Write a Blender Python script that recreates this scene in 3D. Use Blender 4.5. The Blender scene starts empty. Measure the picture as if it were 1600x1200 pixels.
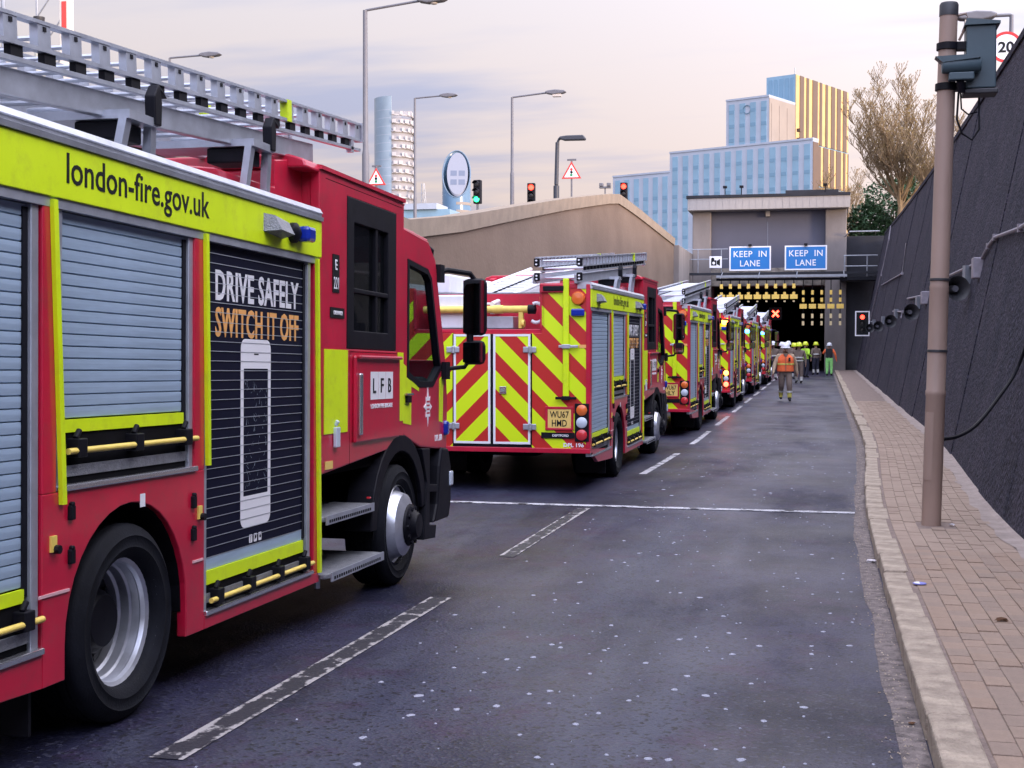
import bpy, bmesh, math, random
from mathutils import Vector, Matrix
R = math.radians
random.seed(7)
S = bpy.context.scene
COL = S.collection

# ------------------------------------------------------------------ camera, sky, sun, exposure
cam_d = bpy.data.cameras.new('camera')
cam = bpy.data.objects.new('camera', cam_d); COL.objects.link(cam)
cam.location = (0, 0, 1.55); cam.rotation_euler = (R(90 - 1.8), 0, R(13))
cam_d.sensor_width = 36; cam_d.lens = 47.25; cam_d.clip_start = .05; cam_d.clip_end = 6000
S.camera = cam
S.cycles.max_bounces = 5; S.cycles.diffuse_bounces = 3; S.cycles.glossy_bounces = 3; S.cycles.transparent_max_bounces = 8; S.cycles.caustics_reflective = False; S.cycles.caustics_refractive = False
S.view_settings.view_transform = 'Standard'; S.view_settings.look = 'None'
S.view_settings.exposure = 1.5; S.view_settings.gamma = 1

SUN_EL, SUN_AZ = 5.0, 118.0          # azimuth clockwise from the road direction (+Y)
W = bpy.data.worlds.new('World'); S.world = W; W.use_nodes = True
nt = W.node_tree; nt.nodes.clear()
def wn(t, **k):
    n = nt.nodes.new(t)
    for a, b in k.items(): setattr(n, a, b)
    return n
def wl(a, b): nt.links.new(a, b)
out = wn('ShaderNodeOutputWorld'); bg = wn('ShaderNodeBackground'); wl(bg.outputs[0], out.inputs[0])
sky = wn('ShaderNodeTexSky', sky_type='NISHITA', sun_disc=False)
sky.sun_elevation = R(SUN_EL); sky.sun_rotation = R(SUN_AZ); sky.air_density = 1.2; sky.dust_density = 2.0
tc = wn('ShaderNodeTexCoord'); sep = wn('ShaderNodeSeparateXYZ'); wl(tc.outputs['Generated'], sep.inputs[0])
def wmath(op, a, b=None, c=None):
    n = wn('ShaderNodeMath', operation=op)
    for i, v in enumerate((a, b, c)):
        if v is None: continue
        if isinstance(v, (int, float)): n.inputs[i].default_value = v
        else: wl(v, n.inputs[i])
    return n.outputs[0]
def wmix(f, a, b):
    n = wn('ShaderNodeMix', data_type='RGBA')
    for s, v in ((n.inputs[0], f), (n.inputs[6], a), (n.inputs[7], b)):
        if isinstance(v, (int, float)): s.default_value = v
        elif isinstance(v, tuple): s.default_value = (*v, 1)
        else: wl(v, s)
    return n.outputs[2]
# thin high cloud: streaks flattened towards the horizon
elev = wmath('MAXIMUM', sep.outputs[2], 0.0)
den = wmath('ADD', elev, 0.09)
comb = wn('ShaderNodeCombineXYZ')
wl(wmath('DIVIDE', sep.outputs[0], den), comb.inputs[0]); wl(wmath('DIVIDE', sep.outputs[1], den), comb.inputs[1])
nz1 = wn('ShaderNodeTexNoise'); nz1.inputs['Scale'].default_value = .42; nz1.inputs['Detail'].default_value = 6; nz1.inputs['Roughness'].default_value = .55
mp = wn('ShaderNodeMapping'); mp.inputs['Location'].default_value = (3.1, 1.7, 0); mp.inputs['Rotation'].default_value = (0, 0, R(13)); mp.inputs['Scale'].default_value = (.55, 1.5, 1)
wl(comb.outputs[0], mp.inputs[0]); wl(mp.outputs[0], nz1.inputs['Vector'])
rmp = wn('ShaderNodeMapRange', interpolation_type='SMOOTHSTEP'); rmp.inputs[1].default_value = .44; rmp.inputs[2].default_value = .56
wl(nz1.outputs[0], rmp.inputs[0])
# lit cloud is cream pink low down and pale lilac higher up; thicker cloud is blue lilac
up = wn('ShaderNodeMapRange', interpolation_type='SMOOTHSTEP'); up.inputs[1].default_value = .05; up.inputs[2].default_value = .34
wl(elev, up.inputs[0])
lit = wmix(up.outputs[0], (1.0, .82, .78), (.84, .81, .90))
dark = wmix(up.outputs[0], (.55, .56, .78), (.60, .64, .86))
cloud = wmix(rmp.outputs[0], lit, dark)
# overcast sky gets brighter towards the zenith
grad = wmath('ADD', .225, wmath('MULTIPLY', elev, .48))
# and, at sunset, towards the low sun, a glow added to light the engines' sides
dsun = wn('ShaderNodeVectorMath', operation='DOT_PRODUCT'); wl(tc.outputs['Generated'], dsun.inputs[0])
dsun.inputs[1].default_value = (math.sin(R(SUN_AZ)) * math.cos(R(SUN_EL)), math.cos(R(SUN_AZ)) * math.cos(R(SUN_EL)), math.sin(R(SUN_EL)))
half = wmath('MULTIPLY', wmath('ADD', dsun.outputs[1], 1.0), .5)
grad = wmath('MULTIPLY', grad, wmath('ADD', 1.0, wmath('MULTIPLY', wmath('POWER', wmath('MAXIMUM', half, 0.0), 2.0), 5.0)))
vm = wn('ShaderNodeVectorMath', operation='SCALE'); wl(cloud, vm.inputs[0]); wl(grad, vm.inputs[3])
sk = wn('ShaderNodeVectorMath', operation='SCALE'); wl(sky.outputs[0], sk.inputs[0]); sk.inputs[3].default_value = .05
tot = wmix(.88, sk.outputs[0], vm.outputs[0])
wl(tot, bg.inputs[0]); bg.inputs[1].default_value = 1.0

sun_d = bpy.data.lights.new('sun', 'SUN'); sun_d.energy = 1.2; sun_d.angle = R(10); sun_d.color = (1, .72, .45)
sun = bpy.data.objects.new('sun', sun_d); COL.objects.link(sun)
az = R(SUN_AZ); el = R(SUN_EL)
to_sun = Vector((math.sin(az) * math.cos(el), math.cos(az) * math.cos(el), math.sin(el)))
sun.rotation_euler = to_sun.to_track_quat('Z', 'Y').to_euler()

# ------------------------------------------------------------------ helpers
class MB:
    def __init__(s): s.v = []; s.f = []; s.m = []; s.mi = 0
    def add(s, vs, fs):
        o = len(s.v); s.v += [tuple(q) for q in vs]; s.f += [tuple(i + o for i in f) for f in fs]; s.m += [s.mi] * len(fs); return s
    def box(s, x0, x1, y0, y1, z0, z1):
        v = [(x, y, z) for x in (x0, x1) for y in (y0, y1) for z in (z0, z1)]
        return s.add(v, [(0, 1, 3, 2), (4, 6, 7, 5), (0, 4, 5, 1), (2, 3, 7, 6), (0, 2, 6, 4), (1, 5, 7, 3)])
    def prism(s, poly, axis, a, b):
        def P(p, t): return (t, p[0], p[1]) if axis == 'x' else (p[0], t, p[1]) if axis == 'y' else (p[0], p[1], t)
        n = len(poly); v = [P(p, a) for p in poly] + [P(p, b) for p in poly]
        return s.add(v, [tuple(range(n)), tuple(range(2 * n - 1, n - 1, -1))] + [(i, i + n, (i + 1) % n + n, (i + 1) % n) for i in range(n)])
    def ring(s, outer, inner, axis, a, b):
        def P(p, t): return (t, p[0], p[1]) if axis == 'x' else (p[0], t, p[1]) if axis == 'y' else (p[0], p[1], t)
        n = len(outer); v = [P(p, a) for p in outer] + [P(p, a) for p in inner] + [P(p, b) for p in outer] + [P(p, b) for p in inner]
        f = []
        for i in range(n):
            j = (i + 1) % n
            f += [(i, j, n + j, n + i), (2 * n + i, 3 * n + i, 3 * n + j, 2 * n + j), (i, 2 * n + i, 2 * n + j, j), (n + i, n + j, 3 * n + j, 3 * n + i)]
        return s.add(v, f)
    def cyl(s, p0, p1, r0, r1=None, n=12, cap=True):
        p0 = Vector(p0); p1 = Vector(p1); r1 = r0 if r1 is None else r1
        q = (p1 - p0).to_track_quat('Z', 'Y').to_matrix()
        v = []
        for p, r in ((p0, r0), (p1, r1)):
            for i in range(n):
                a = 2 * math.pi * i / n; v.append(p + q @ Vector((r * math.cos(a), r * math.sin(a), 0)))
        f = [(i, (i + 1) % n, n + (i + 1) % n, n + i) for i in range(n)]
        if cap: f += [tuple(range(n - 1, -1, -1)), tuple(range(n, 2 * n))]
        return s.add(v, f)
    def tube(s, pts, r, n=8):
        pts = [Vector(p) for p in pts]; rs = r if isinstance(r, (list, tuple)) else [r] * len(pts)
        v = []
        for k, p in enumerate(pts):
            d = (pts[min(k + 1, len(pts) - 1)] - pts[max(k - 1, 0)]).normalized()
            q = d.to_track_quat('Z', 'Y').to_matrix()
            for i in range(n):
                a = 2 * math.pi * i / n; v.append(p + q @ Vector((rs[k] * math.cos(a), rs[k] * math.sin(a), 0)))
        f = []
        for k in range(len(pts) - 1):
            for i in range(n): f.append((k * n + i, k * n + (i + 1) % n, (k + 1) * n + (i + 1) % n, (k + 1) * n + i))
        f += [tuple(range(n - 1, -1, -1)), tuple(range((len(pts) - 1) * n, len(pts) * n))]
        return s.add(v, f)
    def lathe(s, prof, c, axis='x', n=32, close=False, sx=1, sy=1, caps=True):
        v = []
        for r, t in prof:
            for i in range(n):
                a = 2 * math.pi * i / n; p, q = r * math.cos(a) * sx, r * math.sin(a) * sy
                v.append((c[0] + t, c[1] + p, c[2] + q) if axis == 'x' else (c[0] + p, c[1] + t, c[2] + q) if axis == 'y' else (c[0] + p, c[1] + q, c[2] + t))
        m = len(prof); f = []
        for k in range(m if close else m - 1):
            k2 = (k + 1) % m
            for i in range(n): f.append((k * n + i, k * n + (i + 1) % n, k2 * n + (i + 1) % n, k2 * n + i))
        if not close and caps: f += [tuple(range(n)), tuple(range((m - 1) * n, m * n))]
        return s.add(v, f)
    def mesh(s, name, mats, smooth=None):
        me = bpy.data.meshes.new(name); me.from_pydata(s.v, [], s.f)
        bm = bmesh.new(); bm.from_mesh(me); bmesh.ops.recalc_face_normals(bm, faces=bm.faces); bm.to_mesh(me); bm.free()
        for m in (mats if isinstance(mats, (list, tuple)) else [mats]): me.materials.append(m)
        for p, i in zip(me.polygons, s.m): p.material_index = i
        if smooth:
            me.polygons.foreach_set('use_smooth', [True] * len(me.polygons)); me.set_sharp_from_angle(angle=R(smooth))
        return me
    def build(s, name, mats, parent=None, smooth=None, bevel=0, loc=None, rot=None):
        return link(name, s.mesh(name, mats, smooth), parent, bevel, loc, rot)

def link(name, me, parent=None, bevel=0, loc=None, rot=None):
    o = bpy.data.objects.new(name, me); COL.objects.link(o); o.parent = parent
    if loc: o.location = loc
    if rot: o.rotation_euler = rot
    if bevel:
        b = o.modifiers.new('bevel', 'BEVEL'); b.width = bevel; b.segments = 2; b.limit_method = 'ANGLE'; b.angle_limit = R(35)
    return o
def tag(o, label=None, cat=None, group=None, kind=None):
    for k, v in (('label', label), ('category', cat), ('group', group), ('kind', kind)):
        if v: o[k] = v
    return o
def thing(name, label, cat, loc=(0, 0, 0), rot=(0, 0, 0), group=None):
    o = bpy.data.objects.new(name, None); o.empty_display_size = .2; COL.objects.link(o); o.location = loc; o.rotation_euler = rot
    return tag(o, label, cat, group)

_txt = {}
def text_mesh(s, w, h, mat, off=0.0, spacing=1.0, depth=.0015):
    key = (s, round(w, 4), round(h, 4), mat.name, off, spacing)
    if key in _txt: return _txt[key]
    cu = bpy.data.curves.new('lettering', 'FONT'); cu.body = s; cu.size = 1; cu.offset = off; cu.space_character = spacing
    cu.extrude = .001; cu.resolution_u = 3; cu.align_x = 'CENTER'; cu.space_line = .85
    o = bpy.data.objects.new('lettering', cu); COL.objects.link(o)
    dg = bpy.context.evaluated_depsgraph_get(); me = bpy.data.meshes.new_from_object(o.evaluated_get(dg))
    bpy.data.objects.remove(o); bpy.data.curves.remove(cu)
    xs = [v.co.x for v in me.vertices]; ys = [v.co.y for v in me.vertices]
    x0, x1, y0, y1 = min(xs), max(xs), min(ys), max(ys)
    for v in me.vertices:
        v.co = ((v.co.x - (x0 + x1) / 2) / (x1 - x0) * w, (v.co.y - (y0 + y1) / 2) / (y1 - y0) * h, v.co.z / .001 * depth)
    me.materials.clear(); me.materials.append(mat); _txt[key] = me
    return me
FACE = {'+x': (R(90), 0, R(90)), '-y': (R(90), 0, 0), '-x': (R(90), 0, R(-90)), '+z': (0, 0, 0)}
def text(s, w, h, mat, loc, face, parent, name='lettering', off=0.0, spacing=1.0, depth=.0015):
    return link(name, text_mesh(s, w, h, mat, off, spacing, depth), parent, loc=loc, rot=FACE[face])

# ------------------------------------------------------------------ materials
def mat(name, col, rough=.5, metal=0, var=0, vscale=3, bump=0, bscale=60, coat=0, emit=None, estr=0, col2=None, spec=None, detail=4, stretch=None, ao=None):
    m = bpy.data.materials.new(name); m.use_nodes = True; t = m.node_tree; b = t.nodes['Principled BSDF']
    b.inputs['Base Color'].default_value = (*col, 1); b.inputs['Roughness'].default_value = rough; b.inputs['Metallic'].default_value = metal
    if coat: b.inputs['Coat Weight'].default_value = coat; b.inputs['Coat Roughness'].default_value = .08
    if spec is not None: b.inputs['Specular IOR Level'].default_value = spec
    if emit: b.inputs['Emission Color'].default_value = (*emit, 1); b.inputs['Emission Strength'].default_value = estr
    if var or bump:
        tcn = t.nodes.new('ShaderNodeTexCoord'); src = tcn.outputs['Object']
        if stretch:
            mpn = t.nodes.new('ShaderNodeMapping'); mpn.inputs['Scale'].default_value = stretch; t.links.new(src, mpn.inputs[0]); src = mpn.outputs[0]
    if var:
        n = t.nodes.new('ShaderNodeTexNoise'); n.inputs['Scale'].default_value = vscale; n.inputs['Detail'].default_value = detail + 3; n.inputs['Roughness'].default_value = .62
        t.links.new(src, n.inputs['Vector'])
        mr = t.nodes.new('ShaderNodeMapRange'); mr.inputs[1].default_value = .32; mr.inputs[2].default_value = .68; t.links.new(n.outputs[0], mr.inputs[0])
        mx = t.nodes.new('ShaderNodeMix'); mx.data_type = 'RGBA'; t.links.new(mr.outputs[0], mx.inputs[0])
        c2 = col2 or tuple(min(1, c * (1 + var)) for c in col); c1 = col if col2 else tuple(c * (1 - var) for c in col)
        mx.inputs[6].default_value = (*c1, 1); mx.inputs[7].default_value = (*c2, 1); t.links.new(mx.outputs[2], b.inputs['Base Color'])
        mr2 = t.nodes.new('ShaderNodeMapRange'); mr2.inputs[3].default_value = max(0, rough - .08); mr2.inputs[4].default_value = min(1, rough + .1); t.links.new(n.outputs[0], mr2.inputs[0]); t.links.new(mr2.outputs[0], b.inputs['Roughness'])
    if bump:
        n2 = t.nodes.new('ShaderNodeTexNoise'); n2.inputs['Scale'].default_value = bscale; n2.inputs['Detail'].default_value = detail; t.links.new(src, n2.inputs['Vector'])
        bp = t.nodes.new('ShaderNodeBump'); bp.inputs['Strength'].default_value = bump; bp.inputs['Distance'].default_value = .02; t.links.new(n2.outputs[0], bp.inputs['Height']); t.links.new(bp.outputs[0], b.inputs['Normal'])
    return m
def glassy(name, tint, tr=.6, rough=.03):
    m = bpy.data.materials.new(name); m.use_nodes = True; t = m.node_tree; t.nodes.clear()
    o = t.nodes.new('ShaderNodeOutputMaterial'); a = t.nodes.new('ShaderNodeBsdfTransparent'); a.inputs[0].default_value = (*tint, 1)
    g = t.nodes.new('ShaderNodeBsdfPrincipled'); g.inputs['Base Color'].default_value = (.01, .012, .015, 1); g.inputs['Roughness'].default_value = rough
    mx = t.nodes.new('ShaderNodeMixShader'); mx.inputs[0].default_value = 1 - tr
    t.links.new(a.outputs[0], mx.inputs[1]); t.links.new(g.outputs[0], mx.inputs[2]); t.links.new(mx.outputs[0], o.inputs[0])
    return m
M = {}
M['red'] = mat('red_paint', (.52, .008, .040), .34, vscale=3.1, coat=.5, var=.14, detail=7)
def grime(m, col, fac):
    t = m.node_tree; b = t.nodes['Principled BSDF']; tcn = [n for n in t.nodes if n.type == 'TEX_COORD'][0]; old = b.inputs['Base Color'].links[0].from_socket
    n = t.nodes.new('ShaderNodeTexNoise'); n.inputs['Scale'].default_value = 9; n.inputs['Detail'].default_value = 9; n.inputs['Roughness'].default_value = .75; t.links.new(tcn.outputs['Object'], n.inputs['Vector'])
    r = t.nodes.new('ShaderNodeMapRange'); r.inputs[1].default_value = .5; r.inputs[2].default_value = .78; r.inputs[4].default_value = fac; t.links.new(n.outputs[0], r.inputs[0])
    mx = t.nodes.new('ShaderNodeMix'); mx.data_type = 'RGBA'; t.links.new(r.outputs[0], mx.inputs[0]); t.links.new(old, mx.inputs[6]); mx.inputs[7].default_value = (*col, 1); t.links.new(mx.outputs[2], b.inputs['Base Color'])
grime(M['red'], (.20, .07, .06), .45)
M['hivis'] = mat('fluorescent_yellow', (.66, .86, .008), .38, var=.04, vscale=4)
grime(M['hivis'], (.30, .32, .06), .35)
M['shutter'] = mat('shutter_aluminium', (.34, .45, .58), .45, .15, var=.10, vscale=5, stretch=(1, .6, 6))
M['navy'] = mat('navy_vinyl', (.004, .005, .020), .6, spec=.15)
M['silver'] = mat('aluminium', (.52, .55, .62), .36, .65, var=.14, vscale=7)
M['chrome'] = mat('bright_metal', (.75, .76, .8), .22, .9)
M['rimpaint'] = mat('rim_silver', (.60, .62, .68), .30, .7, var=.15, vscale=9)
M['black'] = mat('black_plastic', (.006, .006, .010), .5, var=.3, vscale=8, spec=.18)
M['dark'] = mat('underbody', (.004, .004, .006), .85, var=.4, vscale=6, spec=.1)
M['rubber'] = mat('tyre_rubber', (.008, .009, .013), .72, var=.35, vscale=7, bump=.15, bscale=90, spec=.15)
M['white'] = mat('white_film', (.82, .82, .86), .4)
M['orange_txt'] = mat('orange_film', (.85, .42, .13), .45)
M['pole_yellow'] = mat('yellow_tube', (.80, .60, .13), .4, var=.12, vscale=10)
M['txt'] = mat('black_film', (.006, .008, .010), .55, spec=.25)
M['plate'] = mat('plate_yellow', (.80, .56, .16), .45)
M['amber_l'] = mat('amber_lens', (.75, .16, .03), .2, coat=.5)
M['red_l'] = mat('red_lens', (.6, .03, .04), .2, coat=.5)
M['white_l'] = mat('clear_lens', (.55, .62, .72), .15, coat=.5)
M['blue_l'] = mat('blue_lens', (.01, .03, .32), .12, coat=.6)
M['tread'] = mat('tread_plate', (.26, .27, .30), .5, .5, var=.2, vscale=20, bump=.6, bscale=120)
M['glass_dark'] = glassy('tinted_glass', (.45, .47, .5), .6)
M['glass'] = glassy('clear_glass', (.80, .86, .84), .86)
M['seat'] = mat('seat_fabric', (.02, .02, .03), .9)
M['white_box'] = mat('white_grp', (.72, .73, .78), .45, var=.06, vscale=5)
M['orange_on'] = mat('amber_lamp_lit', (.9, .3, .05), .3, emit=(1, .22, .03), estr=6)
M['red_on'] = mat('red_lamp_lit', (.9, .05, .03), .3, emit=(1, .03, .015), estr=9)
M['red_glow'] = mat('red_signal_lit', (.9, .05, .03), .3, emit=(1, .035, .02), estr=3.2)
M['blue_on'] = mat('blue_lamp_lit', (.05, .2, .9), .3, emit=(.03, .18, 1), estr=9)
M['green_on'] = mat('green_lamp_lit', (.05, .8, .3), .3, emit=(.02, .9, .25), estr=2.6)
M['violet_on'] = mat('violet_lamp_lit', (.3, .1, .9), .3, emit=(.25, .12, 1), estr=5)

def chevron():
    m = bpy.data.materials.new('rear_chevrons'); m.use_nodes = True; t = m.node_tree; b = t.nodes['Principled BSDF']
    tcn = t.nodes.new('ShaderNodeTexCoord'); sp = t.nodes.new('ShaderNodeSeparateXYZ'); t.links.new(tcn.outputs['Object'], sp.inputs[0])
    def mm(op, a, c=None):
        n = t.nodes.new('ShaderNodeMath'); n.operation = op
        for i, v in enumerate((a, c)):
            if v is None: continue
            if isinstance(v, (int, float)): n.inputs[i].default_value = v
            else: t.links.new(v, n.inputs[i])
        return n.outputs[0]
    s_ = mm('ADD', mm('ABSOLUTE', sp.outputs[0]), sp.outputs[2])
    fr = mm('FRACT', mm('ADD', mm('DIVIDE', s_, .455), .62))
    gt = mm('GREATER_THAN', fr, .49)
    mx = t.nodes.new('ShaderNodeMix'); mx.data_type = 'RGBA'; t.links.new(gt, mx.inputs[0])
    mx.inputs[6].default_value = (.50, .022, .018, 1); mx.inputs[7].default_value = (.66, .86, .008, 1)
    t.links.new(mx.outputs[2], b.inputs['Base Color']); b.inputs['Roughness'].default_value = .4
    return m
M['chev'] = chevron()

def zr(s):
    if s < 6: return -.026 * s
    if s < 16: k = s - 6; return -.156 - .026 * k + .0013 * k * k
    return -.286
def xc(s):
    t = min(max((s - 12) / 14, 0), 1); return .3 * t * t * (3 - 2 * t)
# ------------------------------------------------------------------ the setting: road, gutter, kerb, footway, ground
def strip(name, x0, x1, s0, s1, step, h, material, parent=None, kind=None, follow=1.0, nx=1):
    mb = MB(); n = max(1, int(round((s1 - s0) / step)))
    for i in range(n + 1):
        s = s0 + (s1 - s0) * i / n
        for k in range(nx + 1):
            a = x0 + (x1 - x0) * k / nx; mb.v.append((a + xc(s) * follow, s, zr(s) + h))
    for i in range(n):
        for k in range(nx):
            a = i * (nx + 1) + k; mb.f.append((a, a + 1, a + nx + 2, a + nx + 1)); mb.m.append(0)
    o = mb.build(name, material, parent)
    if kind: o['kind'] = kind
    return o

def asphalt():
    m = bpy.data.materials.new('asphalt'); m.use_nodes = True; t = m.node_tree; b = t.nodes['Principled BSDF']
    tcn = t.nodes.new('ShaderNodeTexCoord')
    def noise(sc, det, vec=None, stretch=None):
        n = t.nodes.new('ShaderNodeTexNoise'); n.inputs['Scale'].default_value = sc; n.inputs['Detail'].default_value = det; n.inputs['Roughness'].default_value = .6
        src = tcn.outputs['Object']
        if stretch:
            mpn = t.nodes.new('ShaderNodeMapping'); mpn.inputs['Scale'].default_value = stretch; t.links.new(src, mpn.inputs[0]); src = mpn.outputs[0]
        t.links.new(src, n.inputs['Vector']); return n.outputs[0]
    def ramp(v, a, c):
        r = t.nodes.new('ShaderNodeMapRange'); r.interpolation_type = 'SMOOTHSTEP'; r.inputs[1].default_value = a; r.inputs[2].default_value = c; t.links.new(v, r.inputs[0]); return r.outputs[0]
    def mix(f, a, c, typ='MIX'):
        n = t.nodes.new('ShaderNodeMix'); n.data_type = 'RGBA'; n.blend_type = typ
        for s_, v in ((n.inputs[0], f), (n.inputs[6], a), (n.inputs[7], c)):
            if isinstance(v, (int, float)): s_.default_value = v
            elif isinstance(v, tuple): s_.default_value = (*v, 1)
            else: t.links.new(v, s_)
        return n.outputs[2]
    base = mix(ramp(noise(.9, 7), .36, .64), (.006, .007, .022), (.030, .030, .064))
    base = mix(ramp(noise(.5, 3, stretch=(2.2, .12, 1)), .45, .7), base, (.045, .050, .082))       # wheel-polished tracks
    base = mix(ramp(noise(2.3, 6), .52, .72), base, (.034, .019, .050))
    vo = t.nodes.new('ShaderNodeTexVoronoi'); vo.inputs['Scale'].default_value = 60; t.links.new(tcn.outputs['Object'], vo.inputs['Vector'])
    sepc = t.nodes.new('ShaderNodeSeparateColor'); t.links.new(vo.outputs['Color'], sepc.inputs[0])
    base = mix(ramp(sepc.outputs[0], .80, 1.0), base, (.045, .047, .075))                               # pale aggregate
    base = mix(ramp(sepc.outputs[1], .72, 1.0), base, (.006, .006, .011))
    t.links.new(base, b.inputs['Base Color']); sv = t.nodes.new('ShaderNodeMapRange'); sv.inputs[1].default_value = .34; sv.inputs[2].default_value = .66; sv.inputs[3].default_value = .08; sv.inputs[4].default_value = .60; t.links.new(noise(.7, 6, stretch=(1.3, .5, 1)), sv.inputs[0]); t.links.new(sv.outputs[0], b.inputs['Specular IOR Level'])
    rr = t.nodes.new('ShaderNodeMapRange'); rr.inputs[3].default_value = .33; rr.inputs[4].default_value = .55; t.links.new(noise(1.1, 4), rr.inputs[0]); t.links.new(rr.outputs[0], b.inputs['Roughness'])
    bp = t.nodes.new('ShaderNodeBump'); bp.inputs['Strength'].default_value = .35; bp.inputs['Distance'].default_value = .006
    t.links.new(vo.outputs['Distance'], bp.inputs['Height']); t.links.new(bp.outputs[0], b.inputs['Normal'])
    return m
M['asphalt'] = asphalt()
def worn_paint(name, hollow):
    m = mat(name, (.62, .60, .62), .6, bump=.2, bscale=60); t = m.node_tree; b = t.nodes['Principled BSDF']
    tcn = t.nodes.new('ShaderNodeTexCoord')
    n = t.nodes.new('ShaderNodeTexNoise'); n.inputs['Scale'].default_value = 7 if hollow else 4; n.inputs['Detail'].default_value = 8; n.inputs['Roughness'].default_value = .7
    t.links.new(tcn.outputs['Object'], n.inputs['Vector'])
    v = n.outputs[0]
    if hollow:
        sp = t.nodes.new('ShaderNodeSeparateXYZ'); t.links.new(tcn.outputs['Object'], sp.inputs[0])
        a = t.nodes.new('ShaderNodeMath'); a.operation = 'ABSOLUTE'; t.links.new(sp.outputs[0], a.inputs[0])
        c = t.nodes.new('ShaderNodeMapRange'); c.interpolation_type = 'SMOOTHSTEP'; c.inputs[1].default_value = .035; c.inputs[2].default_value = .066; c.inputs[3].default_value = -.11; c.inputs[4].default_value = .035; t.links.new(a.outputs[0], c.inputs[0])
        d = t.nodes.new('ShaderNodeMath'); t.links.new(v, d.inputs[0]); t.links.new(c.outputs[0], d.inputs[1]); v = d.outputs[0]
    r = t.nodes.new('ShaderNodeMapRange'); r.interpolation_type = 'SMOOTHSTEP'
    r.inputs[1].default_value, r.inputs[2].default_value = (.44, .54) if hollow else (.41, .52); t.links.new(v, r.inputs[0])
    mx = t.nodes.new('ShaderNodeMix'); mx.data_type = 'RGBA'; t.links.new(r.outputs[0], mx.inputs[0])
    mx.inputs[6].default_value = (.018, .017, .027, 1); mx.inputs[7].default_value = ((.36, .34, .34, 1) if hollow else (.46, .46, .50, 1)); t.links.new(mx.outputs[2], b.inputs['Base Color'])
    return m
M['paint'] = worn_paint('white_road_paint', False); M['ghost'] = worn_paint('worn_road_paint', True)
M['dirt'] = mat('gutter_grit', (.075, .062, .062), .95, var=.3, vscale=16, bump=1, bscale=60, col2=(.27, .225, .21), detail=8)
M['stone'] = mat('kerb_granite', (.25, .20, .155), .88, var=.2, vscale=7, bump=1, bscale=45, col2=(.50, .41, .32), detail=8)
M['paver'] = mat('clay_paver', (.29, .215, .165), .9, var=.22, vscale=2.2, bump=.4, bscale=70, col2=(.36, .27, .21))
M['sand'] = mat('joint_sand', (.22, .165, .14), .95, var=.25, vscale=14, bump=.5, bscale=60)
M['haunch'] = mat('pale_mortar', (.33, .27, .24), .95, var=.2, vscale=5, bump=.6, bscale=30)
M['gum'] = mat('trodden_gum', (.30, .31, .38), .7)

road = strip('road', -8.4, .5, -40, 84, 1.0, 0, M['asphalt'], kind='structure', nx=6)
gutter = strip('gutter', .31, .44, -40, 84, .5, .0035, M['dirt'], kind='structure', nx=2)
for v in gutter.data.vertices:
    if abs(v.co.x - (.31 + xc(v.co.y))) < .01: v.co.x += random.uniform(-.02, .02)
    if abs(v.co.x - (.31 + xc(v.co.y))) < .03: v.co.z = zr(v.co.y) + .002
strip('verge_under_trucks', -8.4, .28, 84, 170, 4, 0, M['asphalt'], road).name = 'tunnel_road'

def dash(s0, s1, x, w, hollow):
    mb = MB(); n = max(1, int((s1 - s0) / .8)); sm = (s0 + s1) / 2
    for i in range(n + 1):
        s = s0 + (s1 - s0) * i / n; dx = xc(s) - xc(sm)
        mb.v += [(dx - w / 2, s - sm, zr(s) - zr(sm)), (dx + w / 2, s - sm, zr(s) - zr(sm))]
    for i in range(n): mb.f.append((2 * i, 2 * i + 1, 2 * i + 3, 2 * i + 2)); mb.m.append(0)
    mb.build('lane_marking', M['ghost'] if hollow else M['paint'], road, loc=(x + xc(sm), sm, zr(sm) + .004))
dash(.4, 2.9, -2.56, .15, True); dash(4.9, 8.9, -2.56, .15, True); dash(10.9, 14.55, -2.57, .14, True)
for k in range(11):
    s0 = 18.5 + k * 5.6; dash(s0, s0 + 3.6, -2.55, .10, False)
sl = MB(); sl.box(-2.3, 2.3, -.07, .07, -.001, .001); sl.build('stop_line', M['paint'], road, loc=(-1.95, 14.78, zr(14.78) + .006))

# trodden chewing gum on the asphalt
mb = MB(); rg = random.Random(3)
for i in range(640):
    if i % 9 == 0: cs_ = 3.5 + 26 * rg.random() ** 1.5; cx_ = rg.uniform(-2.4, .2)
    s = max(3.4, rg.gauss(cs_, .9)) if i % 2 else 3.5 + 26 * rg.random() ** 1.5; x = rg.gauss(cx_, .6) if i % 2 else rg.uniform(-2.4, .22); r = .005 + .016 * rg.random() ** 2 + (.012 if rg.random() < .07 else 0)
    if not -2.45 < x < .24: continue
    n = 7; a0 = rg.random() * 6; c = []
    for k in range(n):
        q = r * rg.uniform(.65, 1.15); c.append((x + xc(s) + q * math.cos(a0 + k * 6.283 / n), s + 1.2 * q * math.sin(a0 + k * 6.283 / n)))
    z = zr(s)
    mb.add([(p[0], p[1], z + .0005 - .02 * 0) for p in c] + [(x + xc(s) + .6 * (p[0] - x - xc(s)), s + .6 * (p[1] - s), z + .0035) for p in c],
           [tuple(range(n, 2 * n))] + [(k, (k + 1) % n, n + (k + 1) % n, n + k) for k in range(n)])
gm = MB(); rg2 = random.Random(31)
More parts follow.
